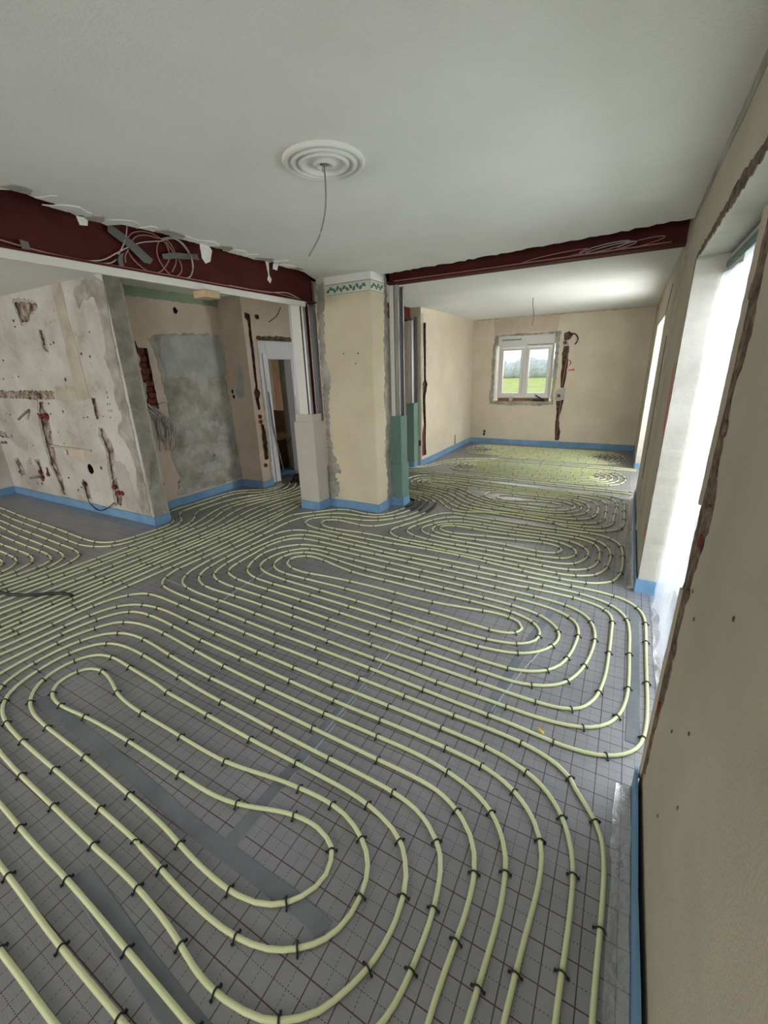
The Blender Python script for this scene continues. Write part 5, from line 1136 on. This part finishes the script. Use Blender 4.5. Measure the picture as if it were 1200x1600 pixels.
# ------------------------------------------------------------------ doorway details
d1 = empty('door_1', (-4.95, 5.3, 0))
tag(d1, kind='structure')
bm = bmesh.new()
box(bm, -4.90, -4.765, 4.78, 5.00, 0, 2.12, 0, 0.003); box(bm, -4.90, -4.765, 5.52, 5.63, 0, 2.12, 0, 0.003); box(bm, -4.90, -4.765, 5.00, 5.52, 1.86, 2.12, 0, 0.003)
under(finish(bm, 'door_frame', 'door_white'), d1)
bm = bmesh.new()
box(bm, -4.765, -4.750, 4.91, 5.01, 0, 1.94, 0, 0.003); box(bm, -4.765, -4.750, 5.52, 5.60, 0, 1.94, 0, 0.003); box(bm, -4.765, -4.750, 5.01, 5.52, 1.86, 1.94, 0, 0.003)
under(finish(bm, 'architrave', 'door_white'), d1)
bm = bmesh.new(); box(bm, -6.0, -5.3, 4.95, 6.6, 0.0, 0.55, 0, 0.02)
tag(finish(bm, 'wooden_chest', 'hall_wood'), 'low orange brown wooden chest in the hall behind the doorway', 'chest')
bm = bmesh.new()
g = []
for j in range(13):
    row = []
    for i in range(13):
        x = -5.10 + 0.30 * i / 12; y = 5.02 + 0.48 * j / 12
        row.append(bm.verts.new((x, y, 0.05 + 0.03 * noise.noise(Vector((x * 9, y * 9, 0))))))
    g.append(row)
for j in range(12):
    for i in range(12):
        bm.faces.new((g[j][i], g[j][i + 1], g[j + 1][i + 1], g[j + 1][i]))
tag(finish(bm, 'plastic_sheet', 'blueplast', None, True), 'crumpled blue plastic sheet on the doorway threshold', 'plastic sheet')
tube_c = tube_obj('cable', [(-4.92, 5.08, 0.42), (-4.90, 5.22, 0.40), (-4.88, 5.36, 0.52), (-4.89, 5.5, 0.62)], 0.008, 'cable_black', None, 6)
tag(tube_c, 'black cable looping across the doorway in front of the wooden chest', 'cable')
tube_c = tube_obj('cable', [(-4.735, 4.93, 1.40), (-4.735, 4.95, 0.9), (-4.73, 5.00, 0.5), (-4.72, 5.06, 0.16)], 0.009, 'cable_grey', None, 6)
tag(tube_c, 'grey cable hanging down the white door frame', 'cable')

# ------------------------------------------------------------------ socket boxes, wall cables
def socket(name, pos, axis, sgn, label, r=0.033, deep=0.012):
    bm = bmesh.new()
    lathe(bm, [(r * 0.15, 0.002), (r * 0.8, 0.0), (r * 0.82, deep), (r, deep), (r, -0.01), (r * 0.15, -0.01)], 14)
    o = finish(bm, name, 'redbox')
    if axis == 'y': o.rotation_euler = (R90 * (1 if sgn < 0 else -1), 0, 0)
    else: o.rotation_euler = (0, R90 * sgn, 0)
    o.location = pos
    return tag(o, label, 'socket box')


kl = ['red socket box, left of the row of three below the horizontal chase', 'red socket box in the middle of the row of three on the kitchen wall', 'red socket box, right of the row of three on the kitchen wall', 'upper red socket box low on the left of the kitchen wall', 'lower red socket box beside the floor on the left of the kitchen wall', 'small red socket box near the foot of the wall left of the long chase', 'red socket box at the top of the short chase by the black cable', 'upper red socket box in the chase near the kitchen wall end', 'middle red socket box in the chase near the kitchen wall end', 'right red socket box in the chase near the kitchen wall end']
for i, (x, z) in enumerate(TR['K_red']):
    socket('socket_box', (x, 2.765, z), 'y', -1, kl[i], 0.034 if i < 3 else 0.029)
y, z = TR['R_red'][0]
socket('socket_box', (-5.115, y, z), 'x', 1, 'lone red socket box low on the recess wall under the cable bundle', 0.03)
jl = ['upper red socket box of the pair on the doorway jamb', 'lower red socket box of the pair on the doorway jamb', 'single red socket box near the foot of the doorway jamb']
for i, (y, z) in enumerate(TR['J_red']):
    socket('socket_box', (-4.675, y + 0.02, z), 'x', 1, jl[i], 0.03)
fl = ['red socket box beside the upper right of the far window', 'red socket box beside the sill of the far window']
for i, (x, z) in enumerate(TR['F_red']):
    socket('socket_box', (x, 9.55, z), 'y', -1, fl[i], 0.03)

tag(tube_obj('cable', [(x, 2.738, z) for x, z in TR['K_cable']], 0.006, 'cable_black', None, 6), 'thin black cable sagging at the foot of the kitchen wall', 'cable')
tag(tube_obj('cable', [(TR['F_cable'][0][0], 9.57, TR['F_cable'][0][1])] + [(x, 9.52, z) for x, z in TR['F_cable'][1:]], 0.013, 'cable_black', None, 6), 'thick black cable curling out of the hole beside the far window', 'cable')
# conduits inside the far wall chase
cd = empty('conduit_bundle', (-1.2, 9.58, 0.6))
tag(cd, 'dark red conduits running down the chase beside the far window', 'conduit')
for i in range(3):
    under(tube_obj('conduit', [(-1.165 + 0.025 * i, 9.575, 1.97), (-1.175 + 0.02 * i, 9.575, 1.6), (-1.215 + 0.02 * i, 9.575, 1.22)], 0.010, 'brick' if i != 1 else 'cable_grey', None, 6), cd)
    under(tube_obj('conduit', [(-1.205 + 0.022 * i, 9.575, 0.93), (-1.205 + 0.014 * i, 9.575, 0.6), (-1.215 + 0.014 * i, 9.575, 0.14)], 0.009, 'brick' if i != 1 else 'cable_grey', None, 6), cd)
cd = empty('conduit_bundle', (-3.09, 6.9, 0.4))
tag(cd, 'brick red conduits in the chase of the far room left wall', 'conduit')
for i in range(3):
    under(tube_obj('conduit', [(-3.085, 6.90 + 0.03 * i, 0.12), (-3.085, 6.91 + 0.025 * i, 0.4), (-3.085, 6.92 + 0.02 * i, 0.75)], 0.012, 'redbox' if i < 2 else 'raw', None, 6), cd)

# cable bundle hanging in the recess
hb = empty('cable_bundle', (-5.08, 3.3, 1.1))
tag(hb, 'bundle of grey and off white cables hanging below the bare brick niche', 'cable')
rnd = random.Random(5)
for i in range(20):
    y0 = 3.14 + 0.008 * i
    dy = rnd.uniform(0.02, 0.24)
    zend = rnd.uniform(0.72, 0.95)
    under(tube_obj('cable', [(-5.14, y0 + 0.02, 1.33), (-5.09 + 0.003 * (i % 4), y0 + 0.03 + dy * 0.5, 1.22), (-5.085 + 0.004 * (i % 3), y0 + 0.05 + dy, 1.02), (-5.08, y0 + 0.03 + dy * 0.9, zend)], 0.0045, ('cable_white', 'cable_white', 'cable_grey')[i % 3], None, 5, 0.05), hb)
for i in range(4):
    pts = []
    for k in range(13):
        a = 2 * math.pi * k / 12
        pts.append((-5.07 + 0.004 * i, 3.33 + 0.01 * i + 0.055 * math.cos(a), 1.05 + 0.17 * math.sin(a)))
    under(tube_obj('cable', pts, 0.0048, 'cable_white' if i % 2 else 'cable_grey', None, 5, 0.04), hb)
under(tube_obj('cable', [(-5.1, 3.36, 1.34), (-5.07, 3.45, 1.36), (-5.07, 3.48, 1.25), (-5.07, 3.42, 1.12), (-5.08, 3.3, 1.08)], 0.004, 'cable_grey', None, 5, 0.04), hb)
bm = bmesh.new(); tube(bm, [(-5.15, 3.20, 1.42), (-5.06, 3.25, 1.30)], 0.014, 8)
tag(finish(bm, 'metal_tube', 'zinc'), 'short shiny metal tube in the bare brick niche', 'tube')
tag(tube_obj('cable', [(-4.66, 5.3, 2.58), (-4.62, 5.15, 2.45), (-4.64, 5.0, 2.36)], 0.006, 'cable_black', None, 6), 'thin dark cable sticking out of the wall above the doorway', 'cable')
tag(tube_obj('cable', [(-4.665, 2.86, 0.75), (-4.655, 2.83, 0.60), (-4.658, 2.79, 0.48), (-4.667, 2.775, 0.44)], 0.006, 'cable_grey', None, 6), 'short grey cable on the end of the kitchen wall', 'cable')
bm = bmesh.new(); tube(bm, [(-7.0, 2.77, 1.30), (-7.05, 2.70, 1.24), (-7.12, 2.66, 1.18)], 0.016, 8)
tag(finish(bm, 'pipe_stub', 'cable_grey'), 'grey pipe stub poking out below the horizontal chase', 'pipe stub')
bm = bmesh.new(); tube(bm, [(-7.22, 2.77, 0.36), (-7.32, 2.66, 0.35)], 0.018, 8)
tag(finish(bm, 'pipe_stub', 'cable_grey'), 'grey pipe stub poking out near the floor of the kitchen wall', 'pipe stub')
bm = bmesh.new(); tube(bm, [(-6.30, 2.75, 0.80), (-6.30, 2.75, 0.74)], 0.012, 8)
tag(finish(bm, 'wall_plug', 'white_pvc'), 'small white plug under the plaster ledge of the kitchen wall', 'plug')

# ------------------------------------------------------------------ ceiling rosette with its wire
rc = (-1.425, 2.03)
rs = empty('ceiling_rosette', (rc[0], rc[1], ZC))
tag(rs, 'round white stucco ceiling rosette with concentric mouldings', 'rosette')
bm = bmesh.new()
prof = [(0.195, 0.0), (0.197, -0.010), (0.190, -0.018), (0.178, -0.020), (0.170, -0.012), (0.160, -0.012), (0.155, -0.020), (0.146, -0.024), (0.138, -0.018), (0.134, -0.010), (0.124, -0.010), (0.120, -0.020), (0.112, -0.026), (0.104, -0.022), (0.099, -0.012), (0.075, -0.010), (0.055, -0.014), (0.048, -0.022), (0.038, -0.024), (0.030, -0.016), (0.024, -0.014), (0.018, -0.004), (0.006, -0.002)]
lathe(bm, prof, 64)
under(finish(bm, 'moulding', 'rosette'), rs)
for o in rs.children:
    o.matrix_parent_inverse = Matrix.Identity(4)
bm = bmesh.new(); lathe(bm, [(0.019, -0.006), (0.019, -0.016), (0.004, -0.018)], 12)
o = finish(bm, 'hook_plate', 'cable_grey'); o.parent = rs
bm = bmesh.new(); tube(bm, [(0.012 * math.cos(a), 0, -0.030 + 0.014 * math.sin(a)) for a in [2 * math.pi * k / 10 for k in range(11)]], 0.0022, 5)
o = finish(bm, 'hook', 'zinc'); o.parent = rs
wire = tube_obj('cable', [(rc[0], rc[1], ZC - 0.014), (rc[0] + 0.004, rc[1] - 0.002, ZC - 0.09), (rc[0] - 0.005, rc[1] - 0.005, ZC - 0.20), (rc[0] - 0.04, rc[1] - 0.02, ZC - 0.31), (rc[0] - 0.095, rc[1] - 0.05, ZC - 0.40)], 0.0038, 'cable_grey', None, 6, 0.02)
tag(wire, 'bare grey wire dangling from the ceiling rosette', 'cable')
wire2 = tube_obj('cable', [(-1.39, 7.05, ZF), (-1.385, 7.05, ZF - 0.10), (-1.36, 7.05, ZF - 0.25), (-1.375, 7.05, ZF - 0.38)], 0.006, 'cable_grey', None, 6, 0.03)
tag(wire2, 'thin wire hanging from the far room ceiling', 'cable')

# ------------------------------------------------------------------ tape strips and seams on the floor
def ribbon(name, pts, w, mat, z, label, cat, wob=0.004):
    P = catmull([(x, y, 0) for x, y in pts], 0.12)
    bm = bmesh.new()
    prev = None
    rnd = random.Random(len(pts))
    for i, p in enumerate(P):
        t = (P[min(i + 1, len(P) - 1)] - P[max(i - 1, 0)]).normalized()
        s = Vector((-t.y, t.x, 0))
        ww = w / 2 + rnd.uniform(-wob, wob) * 0.5
        row = [bm.verts.new(p + s * ww + Vector((0, 0, 0.0005))), bm.verts.new(p + s * ww * 0.9 + Vector((0, 0, z))), bm.verts.new(p - s * ww * 0.9 + Vector((0, 0, z))), bm.verts.new(p - s * ww + Vector((0, 0, 0.0005)))]
        if prev:
            for k in range(3):
                bm.faces.new((prev[k], prev[k + 1], row[k + 1], row[k]))
        prev = row
    return tag(finish(bm, name, mat), label, cat)


tp = lambda i: TR['tape%d' % i]
ribbon('foil_tape', tp(0), 0.062, 'tape', 0.0022, 'long blue grey foil tape through the near pipe spiral', 'tape')
ribbon('foil_tape', tp(1) + [(-0.6, 0.26)], 0.075, 'tape', 0.0022, 'short blue grey foil tape at the bottom left', 'tape')
ribbon('foil_tape', [(-0.22, 3.12), (-0.33, 2.5), (-0.40, 1.90), (-0.41, 1.7)], 0.055, 'tape', 0.0022, 'blue grey foil tape under the pipe loops in front of the garden door', 'tape')
ribbon('foil_tape', [(-1.095, 1.70), (-1.093, 1.2), (-1.095, 0.64)], 0.06, 'tape', 0.0034, 'blue grey foil tape crossing the floor centre', 'tape')
ribbon('foil_tape', [(0.245, 3.20), (0.24, 2.5), (0.235, 1.86)], 0.062, 'tape', 0.0022, 'blue grey foil tape beside the outermost pipe at the garden door', 'tape')
ribbon('panel_seam', [(-1.075, 2.35), (-1.085, 1.7), (-1.085, 1.25)], 0.008, 'seam', 0.0035, 'pale seam between insulation panels in the floor centre', 'seam', 0.002)
ribbon('panel_seam', [(-2.62, 2.62), (-2.60, 2.2), (-2.55, 1.75)], 0.012, 'seam', 0.0035, 'pale seam between panels near the pipe loops on the left', 'seam', 0.002)
ribbon('panel_seam', [(-3.3, 1.93), (-2.95, 1.92), (-2.6, 1.88)], 0.016, 'seam', 0.0035, 'pale seam beside the parallel pipes on the left', 'seam', 0.002)
ribbon('panel_seam', [(-0.225, 2.5), (-0.33, 2.1), (-0.40, 1.75)], 0.006, 'seam', 0.0045, 'pale creased edge of the tape before the garden door', 'seam', 0.002)
hose = tube_obj('black_hose', [(x, y, 0.0345 + 0.002 * math.sin(5 * x)) for x, y in TR['blackhose']], 0.0125, 'sleeve', None, 8)
tag(hose, 'black hose end lying across the parallel pipes on the left', 'hose')
(y0, y1) = TR['yellow']
bm = bmesh.new(); tube(bm, [(y0[0], y0[1], 0.014), (y1[0], y1[1] - 0.005, 0.020)], 0.006, 6)
tag(finish(bm, 'yellow_scrap', 'yellow'), 'small yellow plastic scrap beside a pipe on the floor', 'scrap')

# ------------------------------------------------------------------ heating pipes
PR_, PZ = 0.0085, 0.0095


def clean(pts, tol=0.018):
    out = []
    for p in pts:
        if out and math.hypot(p[0] - out[-1][0], p[1] - out[-1][1]) < tol:
            continue
        out.append(p)
    # a light smoothing pass
    for _ in range(2):
        out = [out[0]] + [((out[i - 1][0] + 4 * out[i][0] + out[i + 1][0]) / 6, (out[i - 1][1] + 4 * out[i][1] + out[i + 1][1]) / 6) for i in range(1, len(out) - 1)] + [out[-1]]
    return out


def extend(pts, start=0.0, end=0.0):
    out = list(pts)
    if end:
        a, b = out[-2], out[-1]; L = math.hypot(b[0] - a[0], b[1] - a[1])
        out.append((b[0] + (b[0] - a[0]) / L * end, b[1] + (b[1] - a[1]) / L * end))
    if start:
        a, b = out[1], out[0]; L = math.hypot(b[0] - a[0], b[1] - a[1])
        out.insert(0, (b[0] + (b[0] - a[0]) / L * start, b[1] + (b[1] - a[1]) / L * start))
    return out


# one clip: bow over the pipe with spread barbed feet
bm = bmesh.new()
bow = [(-0.0165, 0, 0.001 - PZ), (-0.0150, 0, -0.004), (-0.0118, 0, 0.001)]
for k in range(1, 8):
    a = math.pi - math.pi * k / 8
    bow.append((0.0110 * math.cos(a), 0, 0.0108 * math.sin(a) + 0.0005))
bow += [(0.0118, 0, 0.001), (0.0150, 0, -0.004), (0.0165, 0, 0.001 - PZ)]
tube(bm, bow, 0.0031, 6)
box(bm, -0.0220, -0.0150, -0.0032, 0.0032, 0.0005 - PZ, -0.0012)
box(bm, 0.0150, 0.0220, -0.0032, 0.0032, 0.0005 - PZ, -0.0012)
_c = finish(bm, 'pipe_clip', 'clip')
clip_mesh = _c.data
bpy.data.objects.remove(_c, do_unlink=True)

CLIP_SKIP_DIST = 7.2


def make_pipe(lines, label, group=None, clip_step=0.44, sides=8, clip_limit=300, name='heating_pipe'):
    bm = bmesh.new()
    spots = []
    for li, pts in enumerate(lines):
        path = catmull([(x, y, PZ) for x, y in clean(pts)], 0.035)
        # a little liveliness across the floor
        tube(bm, path, PR_, sides)
        rnd = random.Random(li * 13 + int(abs(pts[0][0]) * 100))
        acc, target = 0.0, rnd.uniform(0.05, 0.3)
        for i in range(1, len(path) - 1):
            acc += (path[i] - path[i - 1]).length
            a = (path[i] - path[i - 1]); b = (path[i + 1] - path[i])
            if a.length < 1e-6 or b.length < 1e-6:
                continue
            curv = a.angle(b, 0) / max(0.5 * (a.length + b.length), 1e-4)
            eff = clip_step if curv < 1.0 else clip_step * 0.55
            if acc >= target * eff / clip_step or (acc >= target):
                d = (path[i + 1] - path[i - 1])
                spots.append((path[i].copy(), math.atan2(d.y, d.x) + R90 + rnd.uniform(-0.06, 0.06)))
                acc = 0.0
                target = clip_step * rnd.uniform(0.8, 1.2)
    o = finish(bm, name, 'pipe')
    tag(o, label, 'pipe', group)
    spots.sort(key=lambda s: s[0].x ** 2 + s[0].y ** 2)
    near = [s for s in spots if math.hypot(s[0].x, s[0].y) < CLIP_SKIP_DIST][:clip_limit]
    for p, a in near:
        c = bpy.data.objects.new('pipe_clip', clip_mesh)
        COL.objects.link(c)
        c.parent = o
        c.location = p
        c.rotation_euler = (0, 0, a)
    rest = spots[len(near):]
    if rest:
        bm = bmesh.new()
        for p, a in rest:
            n0 = len(bm.verts)
            bm.from_mesh(clip_mesh)
            bm.verts.ensure_lookup_table()
            m4 = Matrix.Translation(p) @ Matrix.Rotation(a, 4, 'Z')
            for v in bm.verts[n0:]:
                v.co = m4 @ v.co
        tag(finish(bm, 'pipe_clips', 'clip', o), kind='stuff')
    return o


G1 = 'yellow floor heating pipes'
near_lines = [extend(PIPES['near'][0], 0.7, 0.5), extend(PIPES['near'][1], 0, 0.5), extend(PIPES['near'][2], 0, 0.5), extend([(PIPES['main'][0][1][0] - 0.02, PIPES['main'][0][1][1] - 1.3)] + PIPES['main'][0][1:], 0, 0.5)]
make_pipe(near_lines, 'nearest pale yellow heating pipe spiral, its innermost loop in the foreground', G1, 0.33)
main_pipe = make_pipe([PIPES['main'][1]] + PIPES['tails'][:2], 'large pale yellow heating pipe spiral in front of the garden door and pillar', G1, 0.34)
mid_pipe = make_pipe(PIPES['mid'] + PIPES['tails'][2:], 'pale yellow heating pipe spiral beside the pier, right of the pillar', G1, 0.31)
for i, s in enumerate(PIPES['sleeve']):
    bm = bmesh.new()
    path = catmull([(x, y, 0.0135) for x, y in s], 0.008)
    tube(bm, path, [0.0125 + (0.0014 if k % 2 else 0) for k in range(len(path))], 8)
    finish(bm, 'protective_sleeve', 'sleeve', main_pipe if i < 2 else mid_pipe)
make_pipe([extend(PIPES['cross'][0], 0.8, 0.8)], 'pale yellow heating pipe spiral under the far beam, with the wavy left ends', G1, 0.31)


def bifilar(yc, n, p, xl, xr, dl=0.0):
    """double spiral of long straights with nested returns at both ends"""
    def Y(k): return yc + (k + 0.5) * p
    def turn(x0, side, ka, kb):
        ya, yb = Y(ka), Y(kb)
        r = abs(yb - ya) / 2
        c = (ya + yb) / 2
        pts = []
        rx = min(r, 0.05 + 0.55 * r)
        for j in range(1, 8):
            a = -math.pi / 2 + math.pi * j / 8
            yy = c + (1 if yb > ya else -1) * r * math.sin(a)
            pts.append((x0 + side * rx * math.cos(a), yy))
        return pts
    def half(first_side):
        k = 0
        side = first_side
        out = []
        while True:
            nk = (1 - k) if side < 0 else (-1 - k)
            if abs(nk + 0.5) > n:
                break
            x0 = (xl + 0.108 * (n - abs(k - 0.5)) + dl if side < 0 else xr - 0.088 * (n - abs(k + 0.5)))
            rx = min(abs(Y(nk) - Y(k)) / 2, 0.05 + 0.275 * abs(Y(nk) - Y(k)))
            x0 = x0 - side * rx
            out += [(x0, Y(k))] + turn(x0, side, k, nk) + [(x0, Y(nk))]
            # intermediate points keep the straights straight
            k = nk
            side = -side
            xm = (xl + xr) / 2
            out += [(xm - 0.6 * side, Y(k) + random.uniform(-0.006, 0.006)), (xm + 0.6 * side, Y(k) + random.uniform(-0.006, 0.006))]
        return out
    return list(reversed(half(-1))) + [((xl + xr) / 2, Y(0))] + half(1)


far1 = [bifilar(7.05, 6, 0.093, -2.80, 0.20)]
far1 += [[(-3.6, 6.46), (-3.12, 6.50), (-2.95, 6.70), (-2.75, 7.2), (-2.5, 7.68), (-2.0, 7.80), (0.1, 7.70), (0.4, 7.66)]]
far1 += [[(-3.6, 6.38), (-3.0, 6.44), (-2.7, 6.44), (-1.2, 6.42), (0.24, 6.36)], [(-3.6, 6.30), (-3.0, 6.34), (-1.2, 6.32), (0.0, 6.27), (0.22, 6.24)]]
make_pipe(far1, 'pale yellow heating pipe spiral in the middle of the far room', G1, 0.31, 6)
far2 = [bifilar(8.62, 7, 0.093, -3.02, 0.17)]
far2 += [[(-3.6, 6.52), (-3.15, 6.55), (-3.02, 6.72), (-2.88, 7.25), (-2.68, 7.78), (-2.3, 7.90), (0.0, 7.86), (0.3, 7.80)]]
make_pipe(far2, 'farthest pale yellow heating pipe spiral below the far window', G1, 0.31, 6)
left_lines = [extend(l, 0.7, 1.2) for l in PIPES['left']]
make_pipe(left_lines, 'nested pale yellow heating pipe loops in the left room beside the kitchen wall', G1, 0.30)
ordn = ['first', 'second', 'third', 'fourth', 'fifth', 'sixth', 'seventh', 'eighth', 'ninth', 'tenth', 'eleventh', 'twelfth']
for i, l in enumerate(PIPES['bundle']):
    make_pipe([extend(l, 0.3 if i < 2 else 1.6, 0)], '%s pipe from the kitchen wall end in the parallel bundle leading to the doorway' % ordn[i], 'parallel pipes leading to the doorway', 0.33)
# black sleeves where the bundle enters the doorway
sl = empty('sleeve_bundle', (-4.7, 5.0, 0))
tag(sl, 'black ribbed sleeves around the pipes entering the doorway', 'sleeve')
for i in range(7):
    y0 = 4.98 + 0.07 * (i % 4)
    x0 = -4.48 + 0.07 * i
    path = catmull([(x0, 4.93 + 0.012 * i, 0.016), (x0 - 0.05, 5.06 + 0.015 * i, 0.03 + 0.01 * (i % 3)), (x0 - 0.16, 5.20 + 0.01 * i, 0.045), (-4.68 - 0.004 * i, 5.27 + 0.03 * i, 0.03)], 0.012)
    bm = bmesh.new(); tube(bm, path, [0.016 + (0.002 if k % 2 else 0) for k in range(len(path))], 8)
    under(finish(bm, 'sleeve', 'sleeve'), sl)
